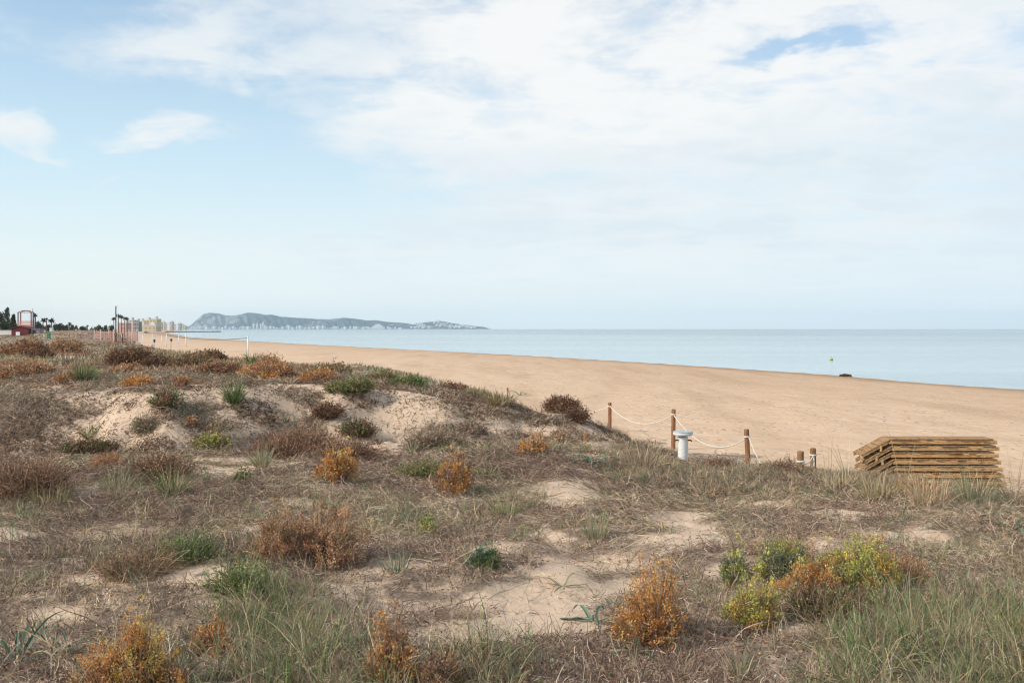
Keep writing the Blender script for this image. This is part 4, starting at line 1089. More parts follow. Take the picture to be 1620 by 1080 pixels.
def build_plants():
    b = lambda label, *a, **k: plant('leafy', 'spurge_shrub', label, 'shrub', *a, **k)
    tw = lambda label, *a, **k: plant('twiggy', 'dry_shrub', label, 'shrub', *a, **k)
    tf = lambda label, *a, **k: plant('tuft', 'grass_tuft', label, 'grass tuft', *a, **k)
    st = lambda label, *a, **k: plant('strap', 'sea_daffodil', label, 'plant', *a, **k)
    # foreground hollow
    b('bright orange leafy shrub alone on bare sand between two strap leaved plants', 1030, 1012, 115, 108, P_ORANGE, dens=1.25)
    b('amber yellow shrub at the bottom edge, left of the long grass', 205, 1092, 120, 112, P_ORANGE, P_AMBER, dens=1.2)
    b('small salmon orange shrub head between the amber shrub and the long grass', 333, 1034, 58, 48, P_RUST, P_ORANGE, dens=.9)
    b('orange pink low shrub touching the right side of the amber shrub', 262, 1095, 70, 50, P_ORANGE, P_RUST)
    b('rust red shrub growing out of the long grass at the bottom edge', 618, 1085, 80, 96, P_RUST, P_ORANGE, dens=.8)
    b('brownish red shrub half sunk in long grass beside the rust red one', 692, 1100, 80, 74, P_RUST, P_REDBR, dens=.8)
    b('large dense rust brown shrub, the biggest in the hollow', 500, 890, 160, 84, P_RUST, P_TAN, dens=1.5)
    b('small tan shrub leaning against the left of the big rust brown shrub', 440, 885, 70, 70, P_TAN, P_RUST, dens=.8)
    b('grey green yellow shrub head at the top left of the multicoloured clump', 1245, 925, 70, 58, P_GRGREEN, P_YELGR, dens=1.0)
    b('mustard yellow shrub head lowest in the multicoloured clump', 1200, 988, 64, 54, P_YELGR, P_AMBER, dens=1.1)
    b('orange yellow shrub head in the middle of the multicoloured clump', 1287, 942, 66, 44, P_AMBER, P_ORANGE, dens=1.0)
    b('lime yellow shrub head at the top right of the multicoloured clump', 1360, 922, 92, 52, P_YELGR, P_AMBER, dens=1.1)
    b('tiny yellow green shrub at the outer left of the multicoloured clump', 1163, 922, 40, 36, P_YELGR, P_GRGREEN, dens=.7)
    tw('dark rust shrub at the outer right of the multicoloured clump', 1435, 918, 70, 48, P_RUST, dens=1.1)
    tw('brown twiggy tangle in the heart of the multicoloured clump', 1310, 985, 190, 70, P_DARKBR, dens=1.0, pal2=P_GREEN)
    tw('straw brown tangle of stems above the multicoloured clump', 1220, 880, 130, 40, P_TAN, dens=1.0, pal2=P_STRAW)
    tw('yellow olive low shrub at the right edge of the long grass', 1600, 1010, 70, 50, P_OLIVE, dens=.8, pal2=P_YELGR)
    tw('dark red and green straggling shrub left of the big rust brown shrub', 215, 915, 120, 74, P_REDBR, dens=1.0, pal2=P_GREEN)
    tw('green twiggy shrub between the straggling shrub and the big rust brown shrub', 305, 890, 110, 62, P_GREEN, dens=.9, pal2=P_GRGREEN)
    tw('fresh green feathery shrub below the left of the big rust brown shrub', 390, 940, 90, 82, P_GREEN, dens=1.0, pal2=P_YELGR)
    b('bright green small rosette on sand right of the big rust brown shrub', 770, 902, 46, 34, P_GREEN, P_BLUEGR, dens=.7, stempal=P_GREEN)
    tf('grey green tuft touching the bright green rosette', 742, 892, 44, 36, P_GRGREEN, n=110)
    tf('dark green low tuft at the foot of the big rust brown shrub', 625, 905, 80, 34, P_BLUEGR, n=130)
    b('little yellow green shrub standing alone in the dry litter', 676, 846, 34, 30, P_YELGR, P_GREEN, dens=.5)
    tf('green tuft in the litter above the bare sand', 800, 818, 70, 30, P_GREEN, n=150)
    tf('tuft with arching blades on the edge of the bare sand', 945, 852, 70, 40, P_GRGREEN, n=110)
    tf('grey green tuft at the foot of the straw brown tangle', 1220, 905, 50, 40, P_GRGREEN, n=70)
    tf('small pale green upright tuft at the bottom edge, right of the orange shrub', 1175, 1075, 50, 60, P_GRGREEN, n=90)
    st('flat grey green strap leaved plant left of the bright orange shrub', 938, 985, 110, 40, P_BLUEGR, n=7, wid=.032)
    st('upright blue green strap leaved plant below the bright orange shrub', 1000, 1035, 80, 62, P_BLUEGR, n=9, wid=.026)
    st('large dark strap leaved plant at the bottom left corner', 25, 1050, 190, 80, P_BLUEGR, n=20, wid=.017)
    st('long leaved plant sprawling beside the corner plant', 110, 1035, 130, 46, P_BLUEGR, n=14, wid=.014)
    st('dark strap leaved plant at the far right edge of the hollow', 1598, 842, 120, 40, P_BLUEGR, n=11, wid=.035)
    st('thin leaved green plant between right edge plant and rust shrub', 1490, 880, 80, 36, P_GRGREEN, n=9, wid=.022)
    st('blue green strap leaved plant next to the post stub', 935, 735, 90, 34, P_BLUEGR, n=16, wid=.035)
    st('wilted strap leaved plant on the bare sand', 890, 930, 70, 28, P_GRGREEN, n=6, wid=.018)
    st('grey green leaves poking up above the big rust brown shrub', 440, 812, 46, 34, P_BLUEGR, n=7, wid=.022)
    st('dark green tuft of strap leaves before the rust shrub at the bottom', 590, 1020, 80, 60, P_BLUEGR, n=9, wid=.024)
    # foot of the bank
    b('orange yellow shrub at the foot of the bank below the dark red bush', 536, 762, 62, 46, P_ORANGE, P_AMBER, dens=1.3)
    tw('dark red brown bush with bare spikes at the foot of the bank', 468, 722, 110, 58, P_REDBR, dens=1.6)
    tw('dark brown right half of the bush above the orange yellow shrub', 552, 735, 80, 66, P_REDBR, dens=1.2, pal2=P_DARKBR)
    tf('upright grey green spear leaves rising out of the dark red bush', 465, 715, 24, 56, P_BLUEGR, n=16, straw=.2, wid=.02)
    b('orange brown shrub in the middle of the litter below the dune end', 722, 780, 60, 54, P_ORANGE, P_REDBR, dens=1.2)
    b('light orange shrub high on the slope near the dune end', 843, 722, 46, 42, P_TAN, P_ORANGE, dens=1.1)
    b('small tan shrub right behind the light orange shrub', 884, 705, 32, 26, P_TAN, dens=.8)
    tw('wide dark brown shrub at the left edge below the bank', 55, 785, 150, 70, P_REDBR, dens=1.5, pal2=P_DARKBR)
    tw('brown dry shrub with green base in the middle of the lower left', 262, 765, 90, 62, P_DARKBR, dens=1.2, pal2=P_TAN)
    tw('reddish small shrub between the two wide brown shrubs', 175, 742, 60, 34, P_RUST, dens=.9)
    tf('green tuft at the foot of the brown dry shrub', 270, 782, 70, 44, P_GREEN, n=170)
    tf('grey green tuft left of the brown dry shrub', 195, 775, 90, 42, P_GRGREEN, n=170)
    tf('olive tuft below the wide dark shrub at the left edge', 80, 800, 110, 38, P_OLIVE, n=170)
    b('small bright green plant alone on pale sand at the foot of the bank', 385, 764, 24, 22, P_GREEN, dens=.4, stempal=P_GREEN)
    b('yellow olive shrub on the sand below the bank', 340, 708, 48, 26, P_YELGR, P_OLIVE, dens=.9)
    tf('pale yellow green tuft left of the dark red bush', 415, 738, 44, 36, P_GRGREEN, n=120)
    tf('dark green sprout on the lower bank right of the dark red bush', 655, 718, 26, 22, P_BLUEGR, n=70)
    tw('olive shrub in the litter below the bank', 660, 757, 70, 34, P_OLIVE, dens=.9, pal2=P_GREEN)
    tf('fresh green tuft in the litter below the olive shrub', 770, 758, 60, 26, P_GREEN, n=110)
    # bank face and dune end
    tw('round grey brown dry cushion on the bare bank', 690, 708, 66, 38, P_GREYBR, dens=1.3)
    tw('smaller grey brown dry cushion right of the round one', 737, 688, 50, 26, P_GREYBR, dens=1.0)
    tw('dark brown shrub high on the bare bank', 526, 657, 42, 32, P_DARKBR, dens=1.2)
    tw('dark green brown shrub hanging on the bank above the red bush', 560, 690, 46, 34, P_DARKBR, dens=1.0, pal2=P_GREEN)
    tw('low brown shrub at the upper rim of the bank', 568, 637, 44, 14, P_DARKBR, dens=.8, flat=True)
    tw('wide grey mat of dead stems on the bank at the left edge', 40, 695, 160, 34, P_GREYBR, dens=1.6, flat=True, pal2=P_DARKBR)
    tw('grey brown mat of dead stems reaching up to the left rim', 95, 650, 130, 30, P_GREYBR, dens=1.4, flat=True)
    tw('grey brown mat draped down the middle of the bank', 305, 668, 120, 34, P_GREYBR, dens=1.7, flat=True)
    tw('dark mat below the green tuft in the middle of the bank', 405, 650, 76, 28, P_DARKBR, dens=1.4, flat=True)
    tw('grey mat at the upper rim right of the dark mat', 475, 628, 70, 22, P_GREYBR, dens=1.2, flat=True)
    tw('dark mat at the lower bank under the draped mat', 235, 705, 60, 26, P_DARKBR, dens=1.1, flat=True)
    tw('low green brown cushion at the lower left of the bank', 140, 712, 84, 26, P_DARKBR, dens=1.1, pal2=P_GREEN)
    tf('green tuft on the lower bank by the low cushion', 140, 692, 40, 22, P_GREEN, n=90)
    tw('grey green upright shrub left of the draped mat', 233, 682, 34, 40, P_GREYBR, dens=1.0, pal2=P_GRGREEN)
    tf('round bright green tuft at the rim of the bank', 370, 636, 36, 36, P_GREEN, n=240, straw=.12)
    b('green shrub with a red patch on the rim of the bank', 262, 644, 44, 34, P_REDBR, P_GREEN, dens=1.1)
    b('red small shrub low on the draped mat', 303, 674, 16, 16, P_RUST, dens=.4)
    tw('dark brown bush crowning the seaward end of the dune', 893, 652, 50, 38, P_DARKBR, dens=1.5, pal2=P_REDBR)
    tw('brown bush hanging over the seaward end of the dune', 912, 666, 34, 26, P_DARKBR, dens=1.0)
    tw('grey mat spread over the upper slope by the dune end', 905, 690, 70, 22, P_GREYBR, dens=1.4, flat=True)
    tw('grey mat lower down the slope by the dune end', 850, 665, 80, 22, P_GREYBR, dens=1.4, flat=True)
    tw('grey brown mat on the right part of the bank', 760, 650, 100, 18, P_GREYBR, dens=1.3, flat=True)
    st('grey green strap leaves on the dune crest beside the tiny stub', 822, 626, 50, 14, P_BLUEGR, n=9, wid=.04)
    # crest
    b('rust shrub at the crest left of the dark green shrubs', 428, 598, 72, 30, P_RUST, P_ORANGE, dens=1.4)
    tw('tall thin dry sprig over the rust shrub', 425, 580, 26, 30, P_TAN, dens=.5)
    tf('bright green tuft at the crest above the rust shrub', 400, 576, 34, 20, P_GREEN, n=120, straw=.1)
    b('orange low shrub further along the crest', 505, 604, 60, 20, P_ORANGE, P_RUST, dens=1.0)
    tw('olive green shrub at the crest, left of the darkest green one', 560, 618, 70, 26, P_OLIVE, dens=1.2, pal2=P_GREEN)
    b('brown and orange shrub at the crest over the grey slope', 525, 592, 60, 16, P_REDBR, P_OLIVE, dens=.9)
    tw('darkest green shrub at the crest, in the middle', 640, 614, 66, 30, P_GREEN, dens=1.4, pal2=P_OLIVE)
    tw('green brown shrub just before the darkest green one', 608, 603, 46, 24, P_OLIVE, dens=1.1, pal2=P_DARKBR)
    tw('reddish brown shrub at the crest right of the green ones', 722, 620, 44, 20, P_REDBR, dens=1.0)
    tf('olive grass tuft where the crest slopes down to the sea', 790, 640, 90, 24, P_OLIVE, n=260)
    tf('olive grass tuft above the slope by the reddish crest shrub', 752, 628, 70, 18, P_OLIVE, n=220)
    # plateau on the left
    tw('largest dark brown bush on the plateau, below the flagpoles', 212, 580, 80, 38, P_DARKBR, dens=1.8, pal2=P_REDBR)
    tw('dark brown bush joined to the right of the largest plateau bush', 245, 583, 50, 28, P_DARKBR, dens=1.1)
    tw('brown shrub on the plateau below the stout white court post', 300, 580, 60, 26, P_REDBR, dens=1.2, pal2=P_OLIVE)
    tw('red brown shrub on the plateau edge towards the beach', 350, 592, 56, 30, P_REDBR, dens=1.3, pal2=P_RUST)
    tw('brown shrub behind the red brown plateau edge shrub', 335, 572, 60, 22, P_DARKBR, dens=1.0, pal2=P_REDBR)
    b('bright orange low shrub on the plateau left of the rim tuft', 218, 610, 42, 16, P_ORANGE, dens=1.0)
    b('rust shrub between the bright orange one and the rim', 287, 612, 26, 20, P_RUST, dens=.8)
    b('rust shrub touching the green plateau tuft', 104, 608, 30, 22, P_RUST, dens=.9)
    tf('large green tuft in the middle of the plateau', 131, 604, 52, 30, P_GREEN, n=320, straw=.15)
    b('rust red bush in front of the red hut', 40, 562, 58, 24, P_RUST, P_REDBR, dens=1.3)
    tw('dark brown bush right of the rust red bush by the hut', 62, 566, 34, 16, P_DARKBR, dens=.9)
    b('light rust bush further right on the plateau', 108, 558, 44, 22, P_TAN, P_RUST, dens=1.0)
    b('tan red bush low at the left edge of the plateau', 22, 602, 60, 26, P_TAN, P_RUST, dens=1.1)
    b('pale rust bush above the tan red one at the left edge', 55, 590, 60, 20, P_TAN, P_RUST, dens=.9)
    b('tan bush in front of the large dark plateau bush', 205, 592, 36, 18, P_TAN, P_RUST, dens=.7)
    # along the edge to the beach
    tw('reddish dry bush between the pillar and the leaning post', 1140, 745, 42, 32, P_REDBR, dens=1.0, pal2=P_GREYBR)
    tw('reddish dry bush under the rope left of the post pair', 1236, 752, 36, 34, P_REDBR, dens=.9, pal2=P_GREYBR)
    tf('tall dry grass clump left of the white pillar', 1018, 742, 110, 56, P_GREYBR, n=110, straw=.3)
    tf('short dry grass at the foot of the white pillar', 1056, 745, 34, 20, P_OLIVE, n=160, straw=.5)
    tf('green grass clump against the right end of the boards', 1545, 802, 90, 62, P_GRGREEN, n=260, straw=.4)
    tf('tan grass clump in front of the boards', 1470, 800, 110, 52, P_TAN, n=230, straw=.6)
    tf('olive grass clump before the sloping end of the boards', 1390, 792, 100, 48, P_OLIVE, n=230, straw=.5)
    tf('dry grass clump between post pair and boards', 1330, 778, 80, 36, P_STRAW, n=160, straw=.5)
    b('orange dry shrub peeping over grass before the boards', 1455, 785, 70, 40, P_TAN, P_ORANGE, dens=.6)
    tw('grey green bush at the foot of the post pair', 1282, 764, 60, 14, P_GRGREEN, dens=1.0, pal2=P_GREYBR)
    tf('bare tall stalks at the right edge beyond the boards', 1602, 800, 46, 88, P_GREYBR, n=26, straw=.4)
    for (px, base, hp, lb) in ((1431, 770, 112, 'pair of thin dry stalks crossing the sand above the boards'), (1522, 770, 108, 'single slanting dry stalk above the right part of the boards'), (1345, 775, 100, 'thin dry stalks between post pair and boards'), (1312, 775, 70, 'short dry stalks right of the post pair'), (1545, 1010, 10, None)):
        if lb: plant('tuft', 'dry_stalk', lb, 'dry weed', px, base, 30, hp, P_GREYBR, n=9, straw=.5, wid=.008)
build_plants()

# ------------------------------------------------------------------ uncountable ground cover
def scatter(n, ylo, yhi, ulo, uhi, power, rng):
    t = rng.uniform(0, 1, n); q = power + 1
    y = (ylo ** q + t * (yhi ** q - ylo ** q)) ** (1 / q)
    x = rng.uniform(ulo, uhi, n) * (y + np.clip(14 - y, 0, 5))
    return x, y

def build_cover():
    rng = np.random.default_rng(77)
    # tangle of dead stems lying on the sand
    x, y = scatter(760000, 2.0, 24, -.68, .68, .12, rng)
    zr = terrain_rel(x, y); c = cover(x, y, zr)
    clump = fbm(x * 2.2, y * 2.2, 101, 3)
    keep = rng.uniform(size=len(x)) < np.clip(c * (-.25 + 2.1 * clump), 0.05, 1); x, y, c = x[keep], y[keep], c[keep]
    n = len(x); K = 5
    a = rng.uniform(0, 6.283, n); L = rng.uniform(.04, .19, n) * np.clip(y / 9, .75, 1.5)
    P = np.empty((n, K, 3)); P[:, 0, 0] = x; P[:, 0, 1] = y
    for k in range(1, K):
        a = a + rng.normal(size=n) * .75
        P[:, k, 0] = P[:, k - 1, 0] + np.cos(a) * L / (K - 1); P[:, k, 1] = P[:, k - 1, 1] + np.sin(a) * L / (K - 1)
    lift = rng.uniform(0, .055, (n, 1)) * c[:, None] * (.6 + .8 * np.sin(np.linspace(.3, 2.8, K))[None]) + rng.normal(size=(n, K)) * .008 + .006
    lift += (rng.uniform(size=(n, 1)) < .16) * np.linspace(0, 1, K)[None] * rng.uniform(.02, .16, (n, 1))
    P[:, :, 2] = terrain_rel(P[:, :, 0].ravel(), P[:, :, 1].ravel()).reshape(n, K) + H + lift
    W = np.maximum(rng.uniform(.002, .0048, (n, 1)), .36 * y[:, None] / 995) * np.array([1, 1, .9, .8, .5])[None]
    zone = fbm(x * .55, y * .55, 111, 3)[:, None]; zone2 = fbm(x * .7 + 30, y * .7, 112, 3)[:, None]
    col = pick(P_TWIG, n, rng, .22)
    col = np.where((rng.uniform(size=(n, 1)) < sst(.5, .68, zone) * .32), pick(P_STRAW, n, rng), col)
    col = np.where((rng.uniform(size=(n, 1)) < sst(.46, .62, zone2) * .65), pick([(.25, .165, .125), (.19, .125, .10), (.33, .23, .18), (.14, .09, .07)], n, rng), col)
    col = np.where((rng.uniform(size=(n, 1)) < sst(.46, .34, zone2) * .22), pick(P_GRGREEN, n, rng), col)
    g = Geo(); d0 = P[:, 1] - P[:, 0]
    g.ribbons(P, W, sides(unit(d0), rng), col)
    # longer bleached stalks and roots lying about
    n = 1500; x, y = scatter(n, 3.4, 21, -.62, .62, .1, rng); zr = terrain_rel(x, y); c = cover(x, y, zr)
    keep = rng.uniform(size=n) < .25 + .75 * c; x, y = x[keep], y[keep]; n = len(x); K = 7
    a = rng.uniform(0, 6.283, n); L = rng.uniform(.2, .6, n); P = np.empty((n, K, 3)); P[:, 0, 0] = x; P[:, 0, 1] = y; turn = rng.normal(size=n) * .35
    for k in range(1, K):
        a = a + turn + rng.normal(size=n) * .25
        P[:, k, 0] = P[:, k - 1, 0] + np.cos(a) * L / (K - 1); P[:, k, 1] = P[:, k - 1, 1] + np.sin(a) * L / (K - 1)
    arc = np.sin(np.linspace(0, 3.14, K))[None] * rng.uniform(.0, .09, (n, 1)) + .012 + (rng.uniform(size=(n, 1)) < .2) * np.linspace(0, 1, K)[None] * .2
    P[:, :, 2] = terrain_rel(P[:, :, 0].ravel(), P[:, :, 1].ravel()).reshape(n, K) + H + arc
    W = np.maximum(rng.uniform(.004, .009, (n, 1)), .5 * y[:, None] / 995) * np.array([1, 1, .95, .9, .8, .6, .35])[None]
    g.ribbons(P, W, sides(unit(P[:, 1] - P[:, 0]), rng), pick(P_STRAW[2:] + P_TWIG[1:5] + P_TWIG[7:], n, rng, .2))
    # small dark sprigs half buried in the face of the bank
    n = 2600; px = rng.uniform(-60, 985, n); y = rng.uniform(17.2, 23.5, n); x = (px - CX) / F * y; zr = terrain_rel(x, y)
    q = HY - F * zr / y; keep = (q > 606) & (q < 735) & (rng.uniform(size=n) < np.clip(fbm(x * 1.4, y * 1.1, 151, 3) * 2.6 - .85, .04, 1)); x, y = x[keep], y[keep]
    k_ = 13; n = len(x) * k_; src = np.repeat(np.arange(len(x)), k_); sz = rng.uniform(.5, 1.5, len(x))[src]
    bx = x[src] + rng.normal(size=n) * .06 * sz; by = y[src] + rng.normal(size=n) * .09 * sz
    base = np.stack([bx, by, terrain_rel(bx, by) + H], 1); a = rng.uniform(0, 6.283, n); e = rng.uniform(-.1, .9, n)
    D = np.stack([np.cos(a) * np.cos(e), np.sin(a) * np.cos(e), np.sin(e)], 1)
    P = curve_pts(base, D, rng.uniform(.025, .085, n) * sz, 4, .25, .4, rng)
    g.ribbons(P, np.full((n, 1), .015) * np.array([1, .9, .8, .4])[None], sides(D, rng), pick(P_DARKBR[:3] + P_GREYBR[:1] + P_GREYBR[2:3], n, rng, .25))
    # crumbled leaves and bark between the stems
    x, y = scatter(230000, 2.0, 24, -.66, .66, .25, rng); zr = terrain_rel(x, y); c = cover(x, y, zr)
    keep = rng.uniform(size=len(x)) < c * .8 + .06; x, y, zr = x[keep], y[keep], zr[keep]; n = len(x)
    P = np.stack([x, y, zr + H + rng.uniform(.002, .05, n)], 1); D = unit(rng.normal(size=(n, 3)) * np.array([1, 1, .35]))
    LL = np.maximum(rng.uniform(.01, .03, n), 1.2 * y / 995)
    g.leaves(P, D, LL, LL * .5, pick(P_GREYBR[:3] + P_DARKBR * 2 + P_TAN[:1], n, rng, .25))
    tag(g.build('dead_stems', M_STEM), 'tangle of dead grey brown stems lying over the sand of the hollow', kind='stuff')
    # short grass in loose clumps
    x, y = scatter(6400, 2.4, 25, -.64, .66, .35, rng); zr = terrain_rel(x, y); c = cover(x, y, zr)
    gm = fbm(x * .45 + 50, y * .45, 121, 3)
    keep = rng.uniform(size=len(x)) < np.clip((gm - .47) * 5, 0.04, 1) * np.clip(c * 1.3, 0, 1); x, y, zr, gm = x[keep], y[keep], zr[keep], gm[keep]
    nb = 16; n = len(x) * nb; src = np.repeat(np.arange(len(x)), nb)
    sp = np.clip(y / 12, .6, 1.5)[src] * .06
    bx = x[src] + rng.normal(size=n) * sp; by = y[src] + rng.normal(size=n) * sp
    base = np.stack([bx, by, terrain_rel(bx, by) + H - .01], 1)
    a = rng.uniform(0, 6.283, n); e = np.clip(rng.normal(1.0, .35, n), .15, 1.5)
    D = np.stack([np.cos(a) * np.cos(e), np.sin(a) * np.cos(e), np.sin(e)], 1)
    P = curve_pts(base, D, rng.uniform(.06, .24, n), 4, rng.uniform(.1, .6, n), .06, rng)
    W = np.maximum(rng.uniform(.003, .006, (n, 1)), .45 * by[:, None] / 995) * np.array([1, .9, .65, .15])[None]
    mixg = rng.uniform(size=(len(x), 1))[src]
    col = np.where(mixg < .45, pick(P_GRGREEN, n, rng), np.where(mixg < .65, pick(P_GREEN, n, rng), pick(P_STRAW, n, rng)))
    g = Geo(); g.ribbons(P, W, sides(D, rng), col)
    tag(g.build('short_grass', M_GRASS), 'short grey green and straw grass scattered through the hollow', kind='stuff')
    # long grass masses at the front
    for nm, lb, spots, nbl, pals in (
        ('long_grass', 'mass of long green and straw grass along the bottom left of centre', [(400, 1030, 60), (450, 1060, 90), (520, 1090, 90), (590, 1095, 70), (470, 1000, 50), (540, 1040, 60), (380, 1095, 70), (730, 1090, 50), (400, 985, 40), (760, 1060, 40), (430, 950, 40)], 400, None),
        ('long_grass', 'mass of long green grass filling the bottom right corner', [(1380, 1060, 80), (1450, 1050, 90), (1520, 1070, 90), (1590, 1080, 90), (1420, 1000, 60), (1500, 1010, 70), (1570, 1030, 70), (1640, 1060, 90), (1350, 1095, 70), (1550, 990, 50), (1460, 1100, 90), (1400, 965, 50), (1620, 1000, 60)], 470, None)):
        g = Geo(); right = spots[0][0] > 1000
        for (px, py, sp) in spots:
            x0, y0, _ = drop(px, py); s = sp / F * y0 * 1.0; n = nbl
            nt_ = 9; ci = rng.integers(0, nt_, n); cx = rng.normal(size=nt_) * s; cy = rng.normal(size=nt_) * s * 1.1
            ch = rng.uniform(.55, 1.2, nt_); cg = rng.uniform(-.35, .35, nt_); cl = rng.uniform(0, 6.28, nt_)
            rr = np.abs(rng.normal(size=n)) * .05; a = rng.uniform(0, 6.283, n)
            bx = x0 + cx[ci] + np.cos(a) * rr; by = y0 + cy[ci] + np.sin(a) * rr
            base = np.stack([bx, by, terrain_rel(bx, by) + H - .02], 1)
            e = np.clip(rng.normal(1.05, .33, n), .15, 1.5)
            D = np.stack([np.cos(a) * np.cos(e) + .18 * np.cos(cl[ci]), np.sin(a) * np.cos(e) + .18 * np.sin(cl[ci]), np.sin(e)], 1)
            P = curve_pts(base, D, rng.uniform(.10, .44, n) * ch[ci] * (1.08 if right else 1.0), 7, rng.uniform(.08, 1.3, n), .07, rng)
            W = rng.uniform(.0024, .0052, (n, 1)) * np.array([1, 1, .95, .85, .65, .4, .08])[None]
            r = rng.uniform(size=(n, 1)) + cg[ci][:, None]; gr = .58 if right else .48
            col = np.where(r < gr * .6, pick(P_GREEN, n, rng), np.where(r < gr, pick(P_GRGREEN, n, rng), pick([(.46, .37, .22), (.38, .30, .18), (.56, .46, .29), (.30, .22, .13)], n, rng)))
            g.ribbons(P, W, sides(D, rng), col)
        tag(g.build(nm, M_GRASS), lb, kind='stuff')
    # scrub of the plateau and the dry growth along the dune edge
    g = Geo(); lf = Geo()
    x, y = scatter(26000, 17.5, 240, -.60, .16, -.35, rng); zr = terrain_rel(x, y); c = cover(x, y, zr)
    p = CX + F * x / y; q = HY - F * zr / y
    plateau = sst(19.8, 22.0, y + (fbm(x * .45 + 3, y * .2, 21, 3) - .5) * 3.4)
    keep = rng.uniform(size=len(x)) < c * np.clip(plateau + .05, 0, 1); x, y, zr = x[keep], y[keep], zr[keep]; m = len(x)
    zone = fbm(x * .12, y * .06, 131, 4); size = np.clip(y / 30, .8, 2.6)
    nb = 14; n = m * nb; src = np.repeat(np.arange(m), nb)
    bx = x[src] + rng.normal(size=n) * .12 * size[src]; by = y[src] + rng.normal(size=n) * .12 * size[src]
    base = np.stack([bx, by, terrain_rel(bx, by) + H - .01], 1)
    a = rng.uniform(0, 6.283, n); e = np.clip(rng.normal(.95, .35, n), .15, 1.5)
    D = np.stack([np.cos(a) * np.cos(e), np.sin(a) * np.cos(e), np.sin(e)], 1)
    hgt = (.08 + .30 * np.clip(fbm(x * .5, y * .25, 133, 3) - .25, 0, 1))[src] * rng.uniform(.6, 1.3, n) * np.clip(size[src] * .75, .8, 1.5) * np.where(by > 60, .55, 1.0)
    P = curve_pts(base, D, hgt, 3, .2, .15, rng)
    W = np.maximum(.006, .55 * by[:, None] / 995) * np.array([1, .85, .35])[None] * rng.uniform(.7, 1.3, (n, 1))
    r = rng.uniform(size=(m, 1)); z3 = zone[:, None]
    cc = np.where(r < .40, pick(P_GREYBR, m, rng), np.where(r < .60, pick(P_STRAW, m, rng), np.where(r < .74, pick(P_OLIVE, m, rng), np.where(r < .86, pick(P_TAN, m, rng), pick(P_GRGREEN, m, rng)))))
    cc = np.where((z3 > .47) & (r > .30), pick(P_TAN + P_REDBR * 2 + P_RUST[:2] + P_DARKBR, m, rng), cc)
    cc = np.where((z3 < .42) & (r > .55), pick(P_GRGREEN + P_OLIVE, m, rng), cc)
    col = np.clip(cc[src] * (1 + rng.normal(size=(n, 1)) * .25), .01, .8)
    g.ribbons(P, W, sides(D, rng), col)
    tag(g.build('dune_scrub', M_STEM), 'low dry scrub and grass covering the dune plateau', kind='stuff')
    # dry growth fringing the right edge of the hollow
    g = Geo()
    n0 = 2600; px = rng.uniform(960, 1720, n0); dd = rng.uniform(15.2, 19.6, n0); x = (px - CX) / F * dd; y = dd
    zr = terrain_rel(x, y); c = cover(x, y, zr); keep = rng.uniform(size=n0) < np.clip(c + .25, 0, 1) * sst(.36, .55, fbm(x * .7, y * .7, 141, 3) + .06) * np.clip(np.abs(px - 1278) / 34, .15, 1) * np.clip(np.abs(px - 1085) / 30, .2, 1); x, y = x[keep], y[keep]; m = len(x)
    nb = 16; n = m * nb; src = np.repeat(np.arange(m), nb)
    bx = x[src] + rng.normal(size=n) * .07; by = y[src] + rng.normal(size=n) * .09
    base = np.stack([bx, by, terrain_rel(bx, by) + H - .01], 1); a = rng.uniform(0, 6.283, n); e = np.clip(rng.normal(1.0, .4, n), .1, 1.5)
    D = np.stack([np.cos(a) * np.cos(e), np.sin(a) * np.cos(e), np.sin(e)], 1)
    P = curve_pts(base, D, rng.uniform(.07, .24, n) * (1 + .9 * (rng.uniform(size=n) < .06)), 5, rng.uniform(.1, 1.2, n), .22, rng)
    W = np.full((n, 1), .0085) * np.array([1, 1, .8, .6, .2])[None]
    r = rng.uniform(size=(m, 1))[src]
    col = np.where(r < .22, pick(P_STRAW, n, rng), np.where(r < .62, pick(P_GREYBR, n, rng), np.where(r < .84, pick(P_GRGREEN, n, rng), pick(P_TAN, n, rng))))
    g.ribbons(P, W, sides(D, rng), col)
    tag(g.build('edge_grass', M_GRASS), 'dry grass fringing the edge of the hollow towards the beach', kind='stuff')
    # white snail shells and crumbs
    x, y = scatter(1500, 3.4, 22, -.6, .6, .1, rng); keep = rng.uniform(size=len(x)) < .35; x, y = x[keep], y[keep]; n = len(x)
    mb = MB()
    zz = terrain_rel(x, y) + H
    for k in range(n):
        r = rng.uniform(.004, .010) * max(1, y[k] / 12)
        mb.lathe([(r * .6, -.002), (r, r * .5), (r * .7, r * 1.1), (r * .15, r * 1.5)], (x[k], y[k], zz[k] + rng.uniform(.004, .03)), 6, .1, k)
    tag(mb.build('shell_crumbs', m_plain('bleached_shell', (.78, .75, .70), .6, .15, 40), smooth=True), 'white snail shells strewn over sand and litter', kind='stuff')
    # dark crumbs of washed up weed on the beach
    mb = MB(); n = 0
    while n < 240:
        s = rng.uniform(3, 48); yy = 24 + 130 * rng.uniform() ** 1.6; xx = float(np.interp(yy, XS_Y, XS_X)) - s / .908
        if .908 * xx + .418 * yy < 15.5: continue
        r = rng.uniform(.008, .03) * max(1, yy / 70)
        zz = ground(xx, yy)
        mb.lathe([(r, -.01), (r * 1.1, r * .3), (r * .3, r * .6)], (xx, yy, zz), 6, .3, n); n += 1
    tag(mb.build('beach_crumbs', M_WEED), 'dark crumbs of dried weed strewn over the beach', kind='stuff')
build_cover()

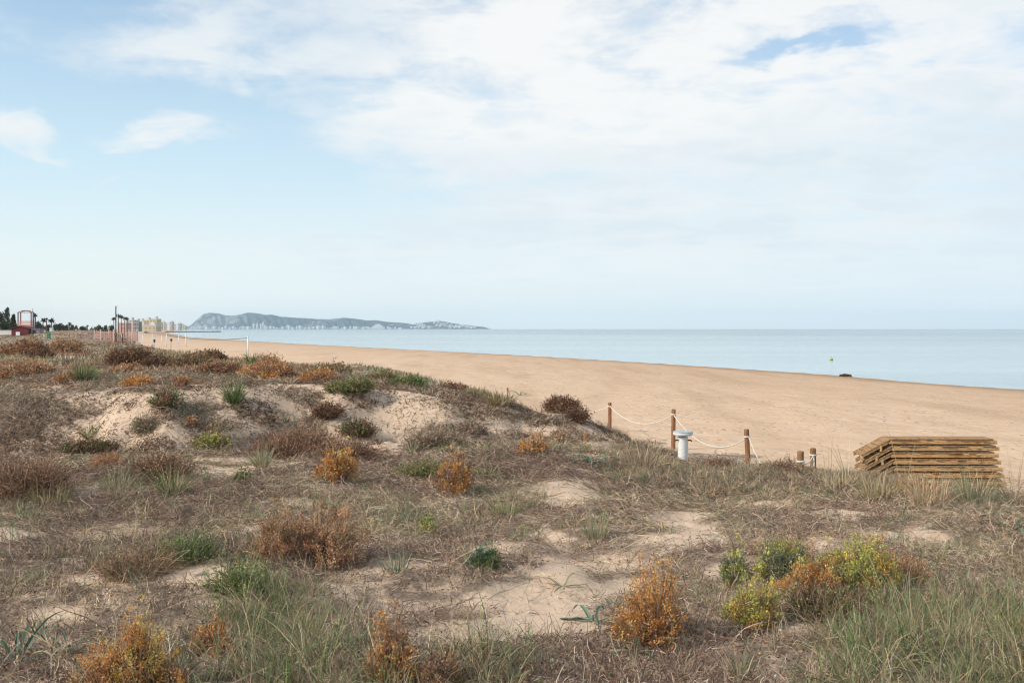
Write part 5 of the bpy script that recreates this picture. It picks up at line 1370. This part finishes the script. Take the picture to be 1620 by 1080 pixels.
# ------------------------------------------------------------------ sea air
def build_haze():
    mb = MB().box((1500, 3350, 60), (13200, 8500, 140))
    m = bpy.data.materials.new('sea_air'); m.use_nodes = True; g = NT(m.node_tree)
    out = g.n('ShaderNodeOutputMaterial'); v = g.n('ShaderNodeVolumePrincipled')
    v.inputs['Color'].default_value = (.74, .89, 1.0, 1); v.inputs['Density'].default_value = 1.25e-4; v.inputs['Anisotropy'].default_value = .8
    g.l(v.outputs[0], out.inputs['Volume'])
    o = mb.build('haze', m); tag(o, kind='stuff')
build_haze()
